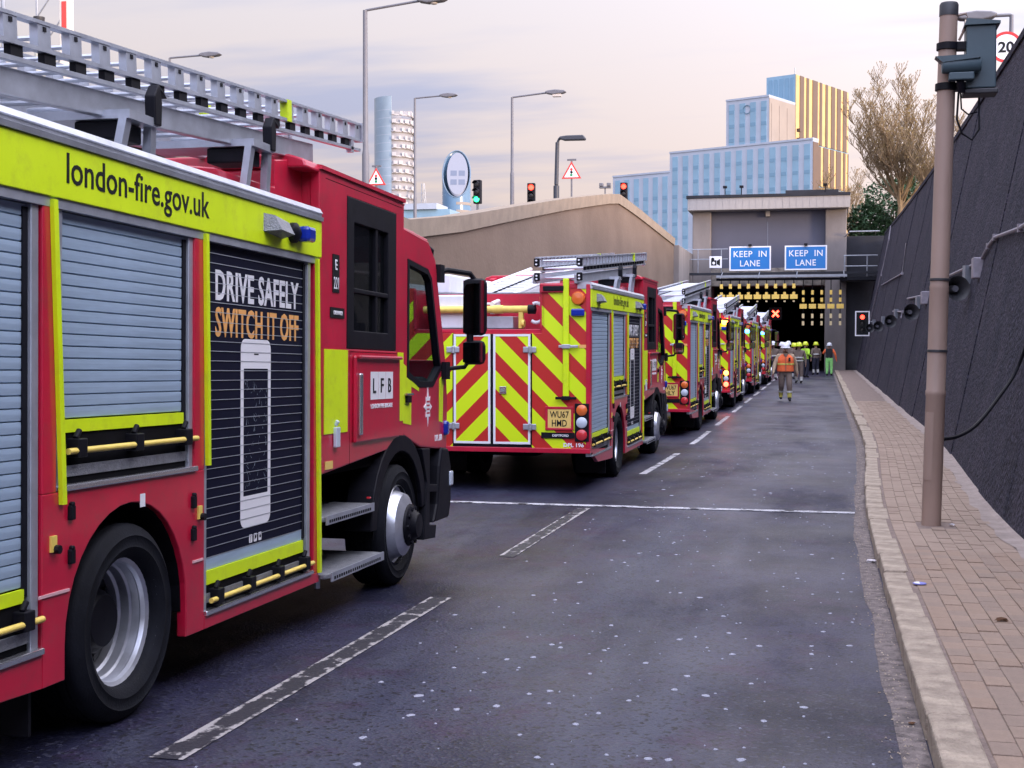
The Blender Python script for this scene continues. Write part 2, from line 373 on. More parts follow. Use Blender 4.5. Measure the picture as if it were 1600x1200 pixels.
for i in range(900):
    s_ = 3.0 + 22 * rg2.random() ** 1.6; x_ = rg2.gauss(.36, .05); r_ = rg2.uniform(.002, .007); z_ = zr(s_) + .003; c_ = (x_ + xc(s_), s_, z_)
    if x_ > .44: continue
    gm.add([(c_[0] - r_, c_[1] - r_ * .6, c_[2]), (c_[0] + r_, c_[1] - r_ * .8, c_[2]), (c_[0] + r_ * .2, c_[1] + r_, c_[2]), (c_[0], c_[1], c_[2] + r_)], [(0, 1, 3), (1, 2, 3), (2, 0, 3)])
tag(gm.build('gutter_gravel', M['stone']), 'loose grit and small stones lying along the gutter', 'gravel', kind='stuff')
tag(mb.build('chewing_gum', M['gum']), 'pale trodden chewing gum spots scattered over the asphalt', 'chewing gum', kind='stuff')

# kerb: one stone after another
KH = .12
kerb = strip('kerb', .46, .60, -40, 84, 1, .05, M['sand'], kind='structure')
rg = random.Random(11); s = 2.2; kst = []
while s < 84:
    L = rg.choice((.9, .9, .91, .6, .45)); jx = rg.uniform(-.012, .012); jz = rg.uniform(-.012, .008); g = .012
    mb = MB(); w = .185 + rg.uniform(-.012, .02)
    mb.prism([(-w / 2, -.14), (-w / 2, .115), (-w / 2 + .022, KH), (w / 2, KH), (w / 2, -.14)], 'y', 0, L - g)
    a = math.atan2(zr(s + L) - zr(s), L)
    mb.build('kerb_stone', M['stone'], kerb, bevel=.012 if s < 25 else 0, loc=(.44 + w / 2 + xc(s) + jx, s, zr(s) + jz), rot=(a, 0, -math.atan2(xc(s + L) - xc(s), L) + rg.uniform(-.006, .006)))
    s += L
strip('kerb_run', .44, .63, -40, 2.2, 1, KH, M['stone'], kerb)

footway = strip('footway', .60, 1.72, -40, 86, 1, KH - .006, M['sand'], kind='structure', nx=3)
NC = 8; PW = .905 / NC; PL = .185; x_in = .64
pm = []
for k in range(4):
    mb = MB(); g = .0045
    mb.prism([(-PW / 2 + g / 2, -.03), (-PW / 2 + g / 2, .008), (-PW / 2 + g, .012), (PW / 2 - g, .012), (PW / 2 - g / 2, .008), (PW / 2 - g / 2, -.03)], 'y', g / 2, PL - g / 2)
    pmat = mat('clay_paver_tone', tuple(c * q for c, q in zip((.32, .235, .18), ((1, 1, 1), (1.07, 1.05, 1.03), (.93, .94, .96), (1.02, .99, .96))[k])), .9, var=.2, vscale=2.5, bump=.4, bscale=70)
    pm.append(mb.mesh('paver', pmat))
rg = random.Random(5); cnt = 0; rest = MB()
row = 0
for row in range(0, 195):
    s = 4.6 + row * PL
    if s > 40: break
    for c in range(NC):
        ss = s + (PL / 2 if c % 2 else 0); x = x_in + PW * (c + .5) + xc(ss)
        dz = rg.uniform(-.004, .004)
        if abs(x - 1.0 - .0) < .16 and abs(ss + PL / 2 - 13.05) < .22: continue
        if cnt < 290:
            link('paver', rg.choice(pm), footway, loc=(x, ss, zr(ss) + KH - .010 + dz), rot=(math.atan(-.026 if ss < 8 else -.012 if ss < 14 else 0), rg.uniform(-.01, .01), 0)); cnt += 1
        else:
            z = zr(ss) + KH - .010 + dz; z2 = zr(ss + PL) + KH - .010 + dz; h = PW / 2 - .003
            v = [(x - h, ss + .003, z + .011), (x + h, ss + .003, z + .011), (x + h, ss + PL - .003, z2 + .011), (x - h, ss + PL - .003, z2 + .011)]
            v += [(a, b, q - .02) for a, b, q in v]
            rest.add(v, [(0, 1, 2, 3), (0, 4, 5, 1), (1, 5, 6, 2), (2, 6, 7, 3), (3, 7, 4, 0)])
rest.build('paver_field', M['paver'], footway)['kind'] = 'stuff'
h = strip('mortar_edge', 1.53, 1.72, -40, 84, .4, KH + .004, M['haunch'], footway, nx=2)
rg = random.Random(9)
for v in h.data.vertices:
    if v.co.x < 1.56 + xc(v.co.y): v.co.x += rg.uniform(-.05, .03)
    elif v.co.x > 1.68 + xc(v.co.y): v.co.z += .03

# raised ground behind the retaining walls, out to the horizon (the trench of the road is left open)
def lwt(s):   # top of the left wall
    pts = [(-40, 4.25), (19, 4.25), (26, 3.95), (30.2, 4.42), (35.5, 5.14), (42.9, 6.12), (48.8, 6.85), (52, 7.24), (54.7, 7.52), (57.5, 7.53), (61.8, 7.5), (76, 7.3), (200, 7.3)]
    for (a, b), (c, d) in zip(pts, pts[1:]):
        if s <= c: return b + (d - b) * (s - a) / (c - a)
    return 7.3
def rwt(s):   # top of the right wall
    pts = [(-60, 6.75), (40, 6.85), (62, 7.3), (84, 8.0), (200, 8.0)]
    for (a, b), (c, d) in zip(pts, pts[1:]):
        if s <= c: return b + (d - b) * (s - a) / (c - a)
    return 8.0
M['earth'] = mat('rough_ground', (.10, .09, .07), .95, var=.35, vscale=.3, bump=.4, bscale=3)
mb = MB(); ss = [-3000, -60, 0, 19, 26, 30.2, 35.5, 42.9, 48.8, 54.7, 76, 90, 3000]
for a, b in zip(ss, ss[1:]):
    za, zb = lwt(a) - .95, lwt(b) - .95
    mb.add([(-3000, a, za), (-8.55, a, za), (-8.55, b, zb), (-3000, b, zb)], [(0, 1, 2, 3)])
    za, zb = rwt(a) - .15, rwt(b) - .15
    mb.add([(3.45 + (.6 if a > 60 else 0), a, za), (3000, a, za), (3000, b, zb), (3.45 + (.6 if b > 60 else 0), b, zb)], [(0, 1, 2, 3)])
mb.add([(-8.55, 92, 6.3), (4.05, 92, 6.3), (4.05, 3000, 6.3), (-8.55, 3000, 6.3)], [(0, 1, 2, 3)])
mb.add([(-3000, -3000, 0.9), (3000, -3000, .9), (3000, -60, 1.1), (-3000, -60, 1.1)], [(0, 1, 2, 3)])
tag(mb.build('ground', M['earth']), kind='structure')

# ------------------------------------------------------------------ retaining walls
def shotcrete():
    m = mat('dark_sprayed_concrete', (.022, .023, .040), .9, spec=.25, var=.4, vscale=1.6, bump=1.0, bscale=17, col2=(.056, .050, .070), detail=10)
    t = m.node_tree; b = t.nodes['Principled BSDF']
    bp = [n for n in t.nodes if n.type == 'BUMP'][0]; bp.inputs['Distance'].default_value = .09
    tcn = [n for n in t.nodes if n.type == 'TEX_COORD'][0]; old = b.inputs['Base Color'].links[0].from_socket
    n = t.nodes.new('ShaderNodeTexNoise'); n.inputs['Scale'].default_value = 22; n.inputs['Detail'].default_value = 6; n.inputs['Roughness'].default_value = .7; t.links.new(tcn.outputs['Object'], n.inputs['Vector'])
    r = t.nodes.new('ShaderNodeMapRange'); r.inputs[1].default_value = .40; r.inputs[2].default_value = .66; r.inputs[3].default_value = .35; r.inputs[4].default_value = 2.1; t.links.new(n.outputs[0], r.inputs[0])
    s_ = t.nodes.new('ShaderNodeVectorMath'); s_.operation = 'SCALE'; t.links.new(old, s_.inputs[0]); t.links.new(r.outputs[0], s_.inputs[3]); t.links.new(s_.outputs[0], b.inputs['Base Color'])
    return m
M['shot'] = shotcrete()
BAT = .2
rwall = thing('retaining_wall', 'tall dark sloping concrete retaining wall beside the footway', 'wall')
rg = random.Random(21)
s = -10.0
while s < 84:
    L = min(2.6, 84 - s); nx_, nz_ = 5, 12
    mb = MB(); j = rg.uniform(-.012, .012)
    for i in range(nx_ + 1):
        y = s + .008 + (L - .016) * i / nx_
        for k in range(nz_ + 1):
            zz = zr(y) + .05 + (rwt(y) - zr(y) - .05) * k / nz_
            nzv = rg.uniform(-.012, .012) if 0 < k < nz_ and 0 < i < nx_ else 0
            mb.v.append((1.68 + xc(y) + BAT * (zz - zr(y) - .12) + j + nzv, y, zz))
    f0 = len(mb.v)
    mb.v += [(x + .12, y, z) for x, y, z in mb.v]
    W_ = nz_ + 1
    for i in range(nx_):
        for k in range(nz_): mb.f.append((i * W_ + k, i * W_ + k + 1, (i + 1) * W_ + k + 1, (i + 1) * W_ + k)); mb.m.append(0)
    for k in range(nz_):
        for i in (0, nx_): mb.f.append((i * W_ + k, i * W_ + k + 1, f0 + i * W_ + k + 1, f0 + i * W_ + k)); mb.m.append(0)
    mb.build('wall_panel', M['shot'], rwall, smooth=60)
    mb = MB()
    y0, y1 = s, s + L; x0 = 1.68 + xc(y0) + BAT * (rwt(y0) - zr(y0) - .12); x1 = 1.68 + xc(y1) + BAT * (rwt(y1) - zr(y1) - .12)
    v = []
    for x, y in ((x0, y0 + .006), (x1, y1 - .006)):
        z = rwt(y); v += [(x - .04, y, z - .02), (x - .04, y, z + .10), (x + .36, y, z + .10), (x + .36, y, z - .02)]
    mb.add(v, [(0, 1, 2, 3), (4, 5, 6, 7), (0, 1, 5, 4), (1, 2, 6, 5), (2, 3, 7, 6), (3, 0, 4, 7)])
    mb.build('coping', M['shot'], rwall)
    s += L
mb = MB()   # solid backing behind the panel joints
ys = [-60, -10, 12, 16, 20, 26, 40, 62, 84]
for a, b in zip(ys, ys[1:]):
    q = []
    for y in (a, b):
        for z in (zr(y) - .3, rwt(y) - .05): q.append((1.68 + xc(y) + BAT * (z - zr(y) - .12) + .05, y, z)); q.append((1.68 + xc(y) + BAT * (z - zr(y) - .12) + .3, y, z))
    mb.add(q, [(0, 2, 6, 4), (1, 3, 7, 5), (2, 3, 7, 6)])
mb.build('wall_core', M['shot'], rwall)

M['buff'] = mat('buff_concrete', (.115, .078, .056), .92, var=.3, vscale=.35, bump=.5, bscale=9, col2=(.18, .128, .096), stretch=(1, .6, 1), detail=7)
M['coping'] = mat('pale_coping', (.24, .19, .145), .9, var=.15, vscale=2, bump=.3, bscale=20)
lwall = thing('concrete_wall', 'long buff concrete retaining wall rising behind the queue of fire engines', 'wall')
brk = [-40, -30, -20, -10, -2, 6, 12.5, 19, 26, 30.2, 35.5, 42.9, 48.8, 52, 54.7, 57.5, 61.8, 68.9, 76]
for a, b in zip(brk, brk[1:]):
    g = .0004; mb = MB()
    mb.add([(x, y, z) for y in (a + g, b - g) for x, z in ((-8.2, -.6), (-8.2, lwt(y)), (-8.55, lwt(y)), (-8.55, -.6))],
           [(0, 1, 2, 3), (4, 5, 6, 7), (0, 1, 5, 4), (1, 2, 6, 5), (2, 3, 7, 6), (3, 0, 4, 7)])
    mb.build('wall_panel', M['buff'], lwall)
    mb = MB(); c = .32
    mb.add([(x, y, lwt(y) + dz) for y in (a + g, b - g) for x, dz in ((-8.14, -c), (-8.11, .06), (-8.66, .06), (-8.66, -c))],
           [(0, 1, 2, 3), (4, 5, 6, 7), (0, 1, 5, 4), (1, 2, 6, 5), (2, 3, 7, 6), (3, 0, 4, 7)])
    mb.build('coping', M['coping'], lwall)
mb = MB()
for a, b in zip(brk, brk[1:]):
    mb.add([(x, y, z) for y in (a, b) for x, z in ((-8.24, -.6), (-8.24, lwt(y) - .05), (-8.5, lwt(y) - .05), (-8.5, -.6))], [(0, 1, 5, 4), (1, 2, 6, 5)])
mb.build('wall_core', M['dark'], lwall)
# ------------------------------------------------------------------ fire engines
LEN = 7.5; RW, FW = 2.2, 6.15; HW = 1.225; WR = .44

def arc(cy, cz, r, a0, a1, n):
    return [(cy + r * math.cos(R(a0 + (a1 - a0) * i / n)), cz + r * math.sin(R(a0 + (a1 - a0) * i / n))) for i in range(n + 1)]

def pieces(name, mesh, locs, parent, detail, rot=None):
    """alike pieces: one object each, or (far engines) joined into one mesh"""
    if detail:
        for l in locs: link(name, mesh, parent, loc=l, rot=rot)
        return
    mb = MB(); base = [tuple(v.co) for v in mesh.vertices]; fc = [tuple(p.vertices) for p in mesh.polygons]; mi = [p.material_index for p in mesh.polygons]
    m = Matrix.Identity(4)
    if rot:
        from mathutils import Euler
        m = Euler(rot).to_matrix().to_4x4()
    for l in locs:
        o = len(mb.v); mb.v += [tuple(m @ Vector(v) + Vector(l)) for v in base]; mb.f += [tuple(i + o for i in f) for f in fc]; mb.m += mi
    mb.build(name + 's', list(mesh.materials), parent)

def make_wheel(t, sx, y, front, dual):
    """wheel (rim mesh) > tyre, hub, bolts;  sx = +1 right side, -1 left"""
    c = (sx * (HW - .02), y, WR); o = -sx   # inwards
    mb = MB()
    if front:
        prof = [(.285, .005 * o), (.30, .03 * o), (.27, .05 * o), (.25, .03 * o), (.225, -.045 * o), (.15, -.085 * o), (.10, -.09 * o), (.0, -.09 * o)]
    else:
        prof = [(.30, .005 * o), (.305, .03 * o), (.285, .045 * o), (.268, .055 * o), (.262, .075 * o), (.268, .085 * o), (.262, .12 * o), (.252, .128 * o), (.25, .17 * o), (.238, .18 * o), (.235, .225 * o), (.15, .225 * o), (.10, .17 * o), (.0, .165 * o)]
    rim = mb.lathe(prof, c, 'x', 40, caps=False).build('wheel', M['rimpaint'], t, smooth=40)
    r = WR; w = .27
    tp = [(.285, .03 * o), (.30, .004 * o), (.325, -.010 * o), (.335, -.016 * o), (.345, -.012 * o), (.378, -.014 * o), (.386, -.019 * o), (.392, -.014 * o), (.418, .0 * o), (.432, .012 * o), (r, .03 * o)]
    for k in range(4):
        a = .06 + k * .05; tp += [(r, a * o), (r - .012, (a + .004) * o), (r - .012, (a + .012) * o), (r, (a + .016) * o)]
    tp += [(r, .24 * o), (.425, .262 * o), (.36, .272 * o), (.29, .25 * o)]
    MB().lathe(tp, c, 'x', 48, close=True).build('tyre', M['rubber'], rim, smooth=35)
    if dual:
        c2 = (c[0] + o * .3, c[1], c[2]); MB().lathe(tp, c2, 'x', 32, close=True).build('tyre', M['rubber'], rim, smooth=35)
    mb = MB()
    if front:
        mb.lathe([(.155, -.083 * o), (.15, -.10 * o), (.10, -.13 * o), (.085, -.16 * o), (0, -.165 * o)], c, 'x', 24)
        for k in range(10):
            a = k * .628; p = (c[0] - .07 * o * 0, c[1] + .125 * math.cos(a), c[2] + .125 * math.sin(a))
            mb.cyl((c[0] - .085 * o, p[1], p[2]), (c[0] - .125 * o, p[1], p[2]), .018, n=6)
    else:
        mb.lathe([(.235, .216 * o), (.20, .205 * o), (.15, .20 * o), (.14, .15 * o), (.115, .11 * o), (0, .105 * o)], c, 'x', 28)  # wide black disc also paints the shadow inside the rim dish
        for k in range(10):
            a = k * .628; mb.cyl((c[0] + .22 * o, c[1] + .19 * math.cos(a), c[2] + .19 * math.sin(a)), (c[0] + .19 * o, c[1] + .19 * math.cos(a), c[2] + .19 * math.sin(a)), .016, n=6)
    mb.build('hub', M['black'], rim, smooth=35)
    # mudguard lining
    MB().prism(arc(y, WR, .545, -5, 185, 14) + arc(y, WR, .53, 185, -5, 14), 'x', sx * (HW - .75), sx * (HW - .03)).build('wheel_housing', M['dark'], t)

def slat_mesh(L, navy):
    mb = MB(); H = .05
    if navy:
        mb.add([(0, 0, .0035), (0, L, .0035), (0, L, H), (0, 0, H), (-.012, 0, 0), (-.012, L, 0), (-.012, L, H), (-.012, 0, H)], [(0, 1, 2, 3), (3, 2, 6, 7), (0, 4, 5, 1), (0, 3, 7, 4), (1, 5, 6, 2)])
        mb.mi = 1; mb.add([(.0035, 0, .0003), (.0035, L, .0003), (.0028, L, .0036), (.0028, 0, .0036), (-.01, 0, .0), (-.01, L, .0)], [(0, 1, 2, 3), (0, 4, 5, 1)])
        return mb.mesh('slat', [M['navy'], M['silver']])
    g = .0015
    mb.add([(-.010, 0, g), (-.010, L, g), (0, L, .0055), (0, 0, .0055), (.0012, 0, .03), (.0012, L, .03), (.0005, L, H - .0015), (.0005, 0, H - .0015), (-.012, 0, H), (-.012, L, H)],
           [(0, 1, 2, 3), (3, 2, 5, 4), (4, 5, 6, 7), (7, 6, 9, 8)])
    return mb.mesh('slat', M['shutter'])

def make_engine(s0, x_right, heading, label, detail, plate=None, station=None, code=None, lit=None, panel_text=True):
    """s0: road position of the rear, x_right: road position of the right side at the rear"""
    lit = lit or {}
    pitch = math.atan2(zr(s0 + FW) - zr(s0 + RW), FW - RW)
    t = thing('fire_engine', label, 'fire engine', group='fire engines queuing in the left lane')
    t.location = (x_right - HW, s0, zr(s0 + RW) - RW * math.tan(pitch)); t.rotation_euler = (pitch, 0, -heading)
    X = HW
    # --- body core and floor
    mb = MB()
    mb.box(-1.16, 1.16, .9, 4.46, .98, 2.44); mb.box(-1.1, 1.1, .08, .9, .62, 1.9); mb.box(-1.16, 1.16, .08, 1.62, .58, 1.9); mb.box(-1.16, 1.16, 2.8, 4.46, .5, .98)
    mb.box(-.5, .5, .3, 7.2, .42, .78)
    mb.build('chassis', M['dark'], t)
    for sx in (1, -1):
        near = sx > 0; dt = detail and near
        # lower red panels with the wheel arch
        mb = MB(); xa, xb = sx * (X - .05), sx * X
        a = arc(RW, WR, .535, 180, 0, 18)
        mb.prism([(1.5, .30), (1.665, .30)] + a[0:] + [(2.735, .27), (2.93, .27), (2.93, 1.07), (1.5, 1.07)], 'x', xa, xb)
        mb.prism([(.0, .53), (.55, .34), (1.5, .30), (1.5, .44), (.0, .44 + .1)], 'x', xa, xb)
        mb.prism([(2.93, .27), (4.5, .27), (4.5, .335), (2.93, .335)], 'x', xa, xb)
        for y0, y1, z0 in ((1.50, 1.60, 1.07), (2.82, 2.93, 1.07), (4.41, 4.5, .335), (0, .10, .54)):
            mb.box(min(xa, xb), max(xa, xb), y0, y1, z0, 2.24)
        mb.build('side_panel', M['red'], t, bevel=.006)
        # yellow top band, header and roof rail
        MB().box(min(sx * (X - .06), sx * (X + .012)), max(sx * (X - .06), sx * (X + .012)), 0, 4.5, 2.255, 2.475).build('top_band', M['hivis'], t, bevel=.004)
        mb = MB(); mb.box(min(sx * (X - .09), sx * (X + .002)), max(sx * (X - .09), sx * (X + .002)), .02, 4.48, 2.215, 2.254); mb.build('shutter_header', M['silver'], t)
        mb = MB(); mb.prism([(sx * (X - .16), 2.476), (sx * (X + .022), 2.476), (sx * (X + .026), 2.50), (sx * (X + .012), 2.505), (sx * (X + .012), 2.52), (sx * (X + .02), 2.525), (sx * (X - .0), 2.555), (sx * (X - .16), 2.56)], 'y', -.01, 4.5)
        mb.build('roof_rail', M['silver'], t, smooth=30)
        # shutters: (y0, y1, bottom of slats, sill height, printed panel)
        for y0, y1, zb, zs, navy in ((.12, 1.44, .68, .44, False), (1.66, 2.78, 1.32, 1.07, False), (2.98, 4.33, .56, .335, True)):
            n = int((2.2 - zb) / .05); L = y1 - y0; xs = sx * (X - .035)
            mb = MB(); mb.box(min(sx * (X - .08), sx * (X - .05)), max(sx * (X - .08), sx * (X - .05)), y0, y1, zb, 2.215)
            sh = mb.build('shutter', M['dark'], t)
            sm = slat_mesh(L, navy and near)
            zt = 2.212 - .05 * n
            locs = [(xs, y0, zt + .05 * k) if near else (xs, y0 + L, zt + .05 * k) for k in range(n)]
            pieces('slat', sm, locs, sh, dt, None if near else (0, 0, math.pi))
            # guide channels
            for ya, yb in ((y0 - .05, y0), (y1, y1 + .05)): MB().box(min(sx * (X - .07), sx * (X - .012)), max(sx * (X - .07), sx * (X - .012)), ya, yb, zs, 2.2145).build('shutter_guide', M['silver'], sh, bevel=.004)
            mb = MB(); mb.box(min(sx * (X - .06), sx * (X - .028)), max(sx * (X - .06), sx * (X - .028)), y1 - .035, y1 + .003, zb, 2.2); mb.build('shutter_seal', M['black'], sh)
            # yellow lift bar, dark toe space, carrying bar in brackets, bright sill
            mb = MB(); hb = .072 if navy else .055
            if navy and near:
                mb.mi = 1; mb.box(min(xs, xs - .02), max(xs, xs - .02) + .002, y0, y1 - .03, zt - .06, zt - .001); mb.mi = 0; zt2 = zt - .06
            else: zt2 = zt
            mb.box(min(xs, xs + sx * .012), max(xs, xs + sx * .012), y0, y1 - .03, zt2 - hb, zt2 - .002)
            mb.build('lift_bar', [M['hivis'], M['shutter']], sh)
            mb = MB(); mb.box(min(sx * (X - .06), sx * (X - .03)), max(sx * (X - .06), sx * (X - .03)), y0, y1, zs + .01, zt2 - hb); mb.mi = 1; mb.box(min(sx * (X - .05), sx * (X - .022)), max(sx * (X - .05), sx * (X - .022)), y0, y1, zs + .055, zs + .10); mb.build('toe_panel', [M['dark'], M['tread']], sh)
            zbar = zt2 - hb - .075; xbar = sx * (X + .012)
            MB().cyl((xbar, y0 + .005, zbar), (xbar, y1 + .045, zbar), .0135, n=10).build('carry_bar', M['pole_yellow'], sh, smooth=40)
            nb = 4 if navy else 3
            for k in range(nb):
                yk = y0 + .10 + (L - .16) * k / (nb - 1)
                mb = MB(); mb.box(min(sx * (X - .05), sx * (X + .026)), max(sx * (X - .05), sx * (X + .026)), yk - .035, yk + .035, zbar - .028, zbar + .05)
                mb.cyl((sx * (X - .0), yk - .02, zbar + .05), (sx * X, yk + .012, zbar + .085), .014, n=6)
                mb.build('bracket', M['black'], sh, bevel=.005)
            mb = MB(); mb.box(min(sx * (X - .03), sx * (X + .014)), max(sx * (X - .03), sx * (X + .014)), y0 - .04, y1 + .06, zs, zs + .026); mb.build('sill', M['chrome'], sh, bevel=.006)
        # leaning yellow edge strips on the pillars
        for yt, yb, z0 in ((1.545, 1.615, 1.02), (2.905, 2.935, 1.09), (4.415, 4.47, .33)):
            w = .032
            mb = MB(); mb.add([(sx * (X + d), y + e, z) for z, y in ((2.245, yt), (z0, yb)) for d in (.001, .02) for e in (0, w)], [(0, 1, 3, 2), (4, 5, 7, 6), (2, 3, 7, 6), (0, 1, 5, 4), (0, 2, 6, 4), (1, 3, 7, 5)])
            mb.build('edge_strip', M['hivis'], t)
        # recessed catches and small details beside the arch
        mb = MB()
        for yy, zz in ((1.58, .87), (2.86, .83)):
            mb.box(min(sx * X, sx * (X + .006)), max(sx * X, sx * (X + .006)), yy - .11 * (1 if yy < 2 else .55), yy + .11 * (1 if yy < 2 else .45), zz - .21, zz - .198)
        mb.build('trim_line', mat('pink_trim', (.75, .42, .45), .4) if 'trimm' not in M else M['trimm'], t)
        for yy, zz in ((1.70, .98), (1.70, .80), (2.80, .92), (2.80, .76)):
            mb = MB(); mb.box(min(sx * (X - .01), sx * (X + .018)), max(sx * (X - .01), sx * (X + .018)), yy - .018, yy + .018, zz - .03, zz + .03); mb.cyl((sx * X, yy, zz + .035), (sx * (X + .02), yy, zz + .035), .012, n=8)
            mb.build('hinge', M['black'], t, bevel=.005)
        for yy, zz in ((1.57, .865), (2.87, .86)):
            mb = MB(); mb.box(min(sx * X, sx * (X + .01)), max(sx * X, sx * (X + .01)), yy - .02, yy + .02, zz - .03, zz + .035); mb.mi = 1; mb.cyl((sx * X, yy + .01, zz - .02), (sx * (X + .03), yy + .01, zz - .02), .018, n=8)
            mb.build('catch', [M['pole_yellow'], M['black']], t)
        MB().box(min(sx * X, sx * (X + .002)), max(sx * X, sx * (X + .002)), 2.28, 2.325, .945, 1.005).build('sticker', M['white'], t)
        # lamps on the band
        xo = sx * (X + .012)
        for y0_, y1_ in ((3.62, 3.88), (.35, .61)):
            mb = MB(); mb.add([(xo, y0_, 2.33), (xo, y1_, 2.31), (xo, y1_, 2.40), (xo, y0_, 2.43), (xo + sx * .09, y0_ + .05, 2.34), (xo + sx * .09, y1_ - .03, 2.33), (xo + sx * .05, y1_ - .02, 2.40), (xo + sx * .05, y0_ + .04, 2.42)],
                   [(0, 1, 5, 4), (1, 2, 6, 5), (2, 3, 7, 6), (3, 0, 4, 7), (4, 5, 6, 7)])
            mb.build('scene_lamp', M['tread'], t, smooth=20)
        mb = MB(); mb.lathe([(.06, 0), (.058, sx * .03), (.03, sx * .05), (0, sx * .05)], (xo, 4.02, 2.36), 'x', 16); mb.build('lamp_base', M['black'], t, smooth=40)
        mb = MB(); mb.box(min(xo, xo + sx * .09), max(xo, xo + sx * .09), 4.07, 4.19, 2.315, 2.405); mb.build('blue_lamp', M['blue_l'], t, bevel=.02)
        make_wheel(t, sx, RW, False, True); make_wheel(t, sx, FW, True, False)
    # --- roof deck, fairing, roof boxes
    MB().box(-1.1, 1.1, .9, 4.5, 2.442, 2.47).build('roof_deck', M['tread'], t)
    for sx in (1, -1):
        MB().prism([(2.75, 2.45), (3.0, 2.60), (3.3, 2.635), (4.1, 2.635), (4.1, 2.80), (4.3, 2.83), (4.52, 2.80), (4.52, 2.45)], 'x', sx * 1.02, sx * 1.10).build('fairing', M['red'], t, bevel=.008)
    MB().box(-1.0, 1.0, 4.30, 4.5, 2.46, 2.78).build('roof_locker', M['red'], t, bevel=.02)
    MB().box(-1.15, -.82, 1.0, 3.2, 2.47, 2.72).build('roof_box', M['white_box'], t, bevel=.02)
    if code == 'DPL 201': MB().box(-.45, .30, .95, 1.32, 2.47, 2.80).build('equipment_box', M['casem'], t, bevel=.05)
    # --- main ladder: solid beam below, pierced rails above, on brackets; climbs towards the cab
    y0, y1 = -.08, 5.95; sl = math.atan2(.072, 1.0)
    lad = MB()
    for xr in (1.10, .57): lad.box(xr - .025, xr + .025, 0, 5.2, 0, .15)
    L_ = lad.build('ladder', M['silver'], t, bevel=.008, loc=(0, y0, 2.575), rot=(sl, 0, 0)); L_.scale = (.965, .93, .76); L_.location.z = 2.535
    up = MB()
    for xr in (1.145, .605):
        up.box(xr - .02, xr + .02, .3, 6.05, .175, .20); up.box(xr - .022, xr + .022, .0, 6.08, .262, .285); up.box(xr - .024, xr + .024, 0, 6.08, .405, .425)
        up.box(xr - .03, xr + .03, 6.055, 6.085, .26, .43); up.box(xr - .02, xr + .02, 5.85, 5.9, .15, .285)
    up.build('ladder_rail', M['silver'], L_)
    mb = MB(); mb.box(-.02, .02, -.05, .05, .285, .405); mb.mi = 1; mb.box(.0201, .024, -.012, .012, .37, .395)
    um = mb.mesh('upright', [M['silver'], M['black']])
    pieces('upright', um, [(xr, .12 + k * .255, 0) for xr in (1.145, .605) for k in range(24)], L_, detail)
    mb = MB(); mb.box(-.016, .016, -.045, .045, .2, .262); um2 = mb.mesh('spacer', M['black'])
    pieces('spacer', um2, [(xr, .43 + k * .255, 0) for xr in (1.14, .61) for k in range(22)], L_, detail)
    mb = MB(); mb.cyl((.64, 0, .36), (1.12, 0, .36), .014, n=8); mb.cyl((.64, .06, .235), (1.12, .06, .235), .014, n=8); mb.cyl((.64, .12, .08), (1.12, .12, .08), .016, n=8)
    pieces('rung', mb.mesh('rung', M['silver'], 40), [(0, .2 + k * .255, 0) for k in range(20)], L_, detail)
    for xr in (1.145, .605): MB().box(xr - .025, xr + .025, 4.65, 4.72, .262, .43).build('yellow_band', M['hivis'], L_)
    for xr in (1.145, .605):
        for z in (.10, .33): MB().box(xr - .035, xr + .035, -.03, .03, z - .055, z + .075).build('ladder_foot', M['black'], L_, bevel=.012)
    mb = MB()
    for xr in (1.145, .605):
        for z in (.08, .13, .31, .37): mb.cyl((xr, -.033, z), (xr, -.04, z), .014, n=8)
    mb.build('bolt', M['white'], L_)
    for yy in (2.32, 3.66):
        zz = 2.5; zt = 2.575 + (yy - y0) * math.tan(sl)
        mb = MB()
        for yo in (-.10, .12): mb.add([(X - .06 - (0 if e else .04), yy + yo + d + (.02 if e else .06) * (1 if yo > 0 else -.2) * (0 if e else 1), zz - .02 if not e else zt - .04) for e in (0, 1) for d in (-.025, .025)] + [(X - .02 - (0 if e else .04), yy + yo + d + (.02 if e else .06) * (1 if yo > 0 else -.2) * (0 if e else 1), zz - .02 if not e else zt - .04) for e in (0, 1) for d in (-.025, .025)],
               [(0, 1, 3, 2), (4, 5, 7, 6), (0, 1, 5, 4), (2, 3, 7, 6), (0, 2, 6, 4), (1, 3, 7, 5)])
        mb.box(.55, X - .01, yy - .125, yy + .145, zt - .06, zt - .02)
        g = mb.build('gantry', M['silver'], t)
        mb = MB(); mb.prism([(yy + .10, zt - .05), (yy + .16, zt - .05), (yy + .165, zt + .06), (yy + .15, zt + .11), (yy + .22, zt + .09), (yy + .13, zt + .14), (yy + .09, zt + .08)], 'x', X - .055, X - .0); mb.build('clamp', M['black'], g, bevel=.006)
        MB().box(X - .3, X - .07, yy - .1, yy + .1, zt - .145, zt - .061).build('gantry_box', M['black'], g, bevel=.01)
    # --- second ladder, tilted, on the left half of the roof
    y0, z0 = .25, 2.18; sl2 = math.atan2(.72, 5.3)
    mb = MB()
    for xr in (-.76, -.06): mb.box(xr - .03, xr + .03, 0, 5.3, 0, .10); mb.cyl((xr, 0, .125), (xr, 5.3, .125), .03, n=10)
    L2 = mb.build('roof_ladder', M['white_box'], t, loc=(0, y0, z0), rot=(sl2, 0, 0))
    mb = MB(); mb.box(-.74, -.08, -.045, .045, .10, .118); pieces('tread', mb.mesh('tread', M['white_box']), [(0, .2 + k * .24, 0) for k in range(21)], L2, detail)
    MB().box(-.43, -.40, 0, 5.3, .119, .128).build('centre_strip', M['dark'], L2)
    mb = MB()
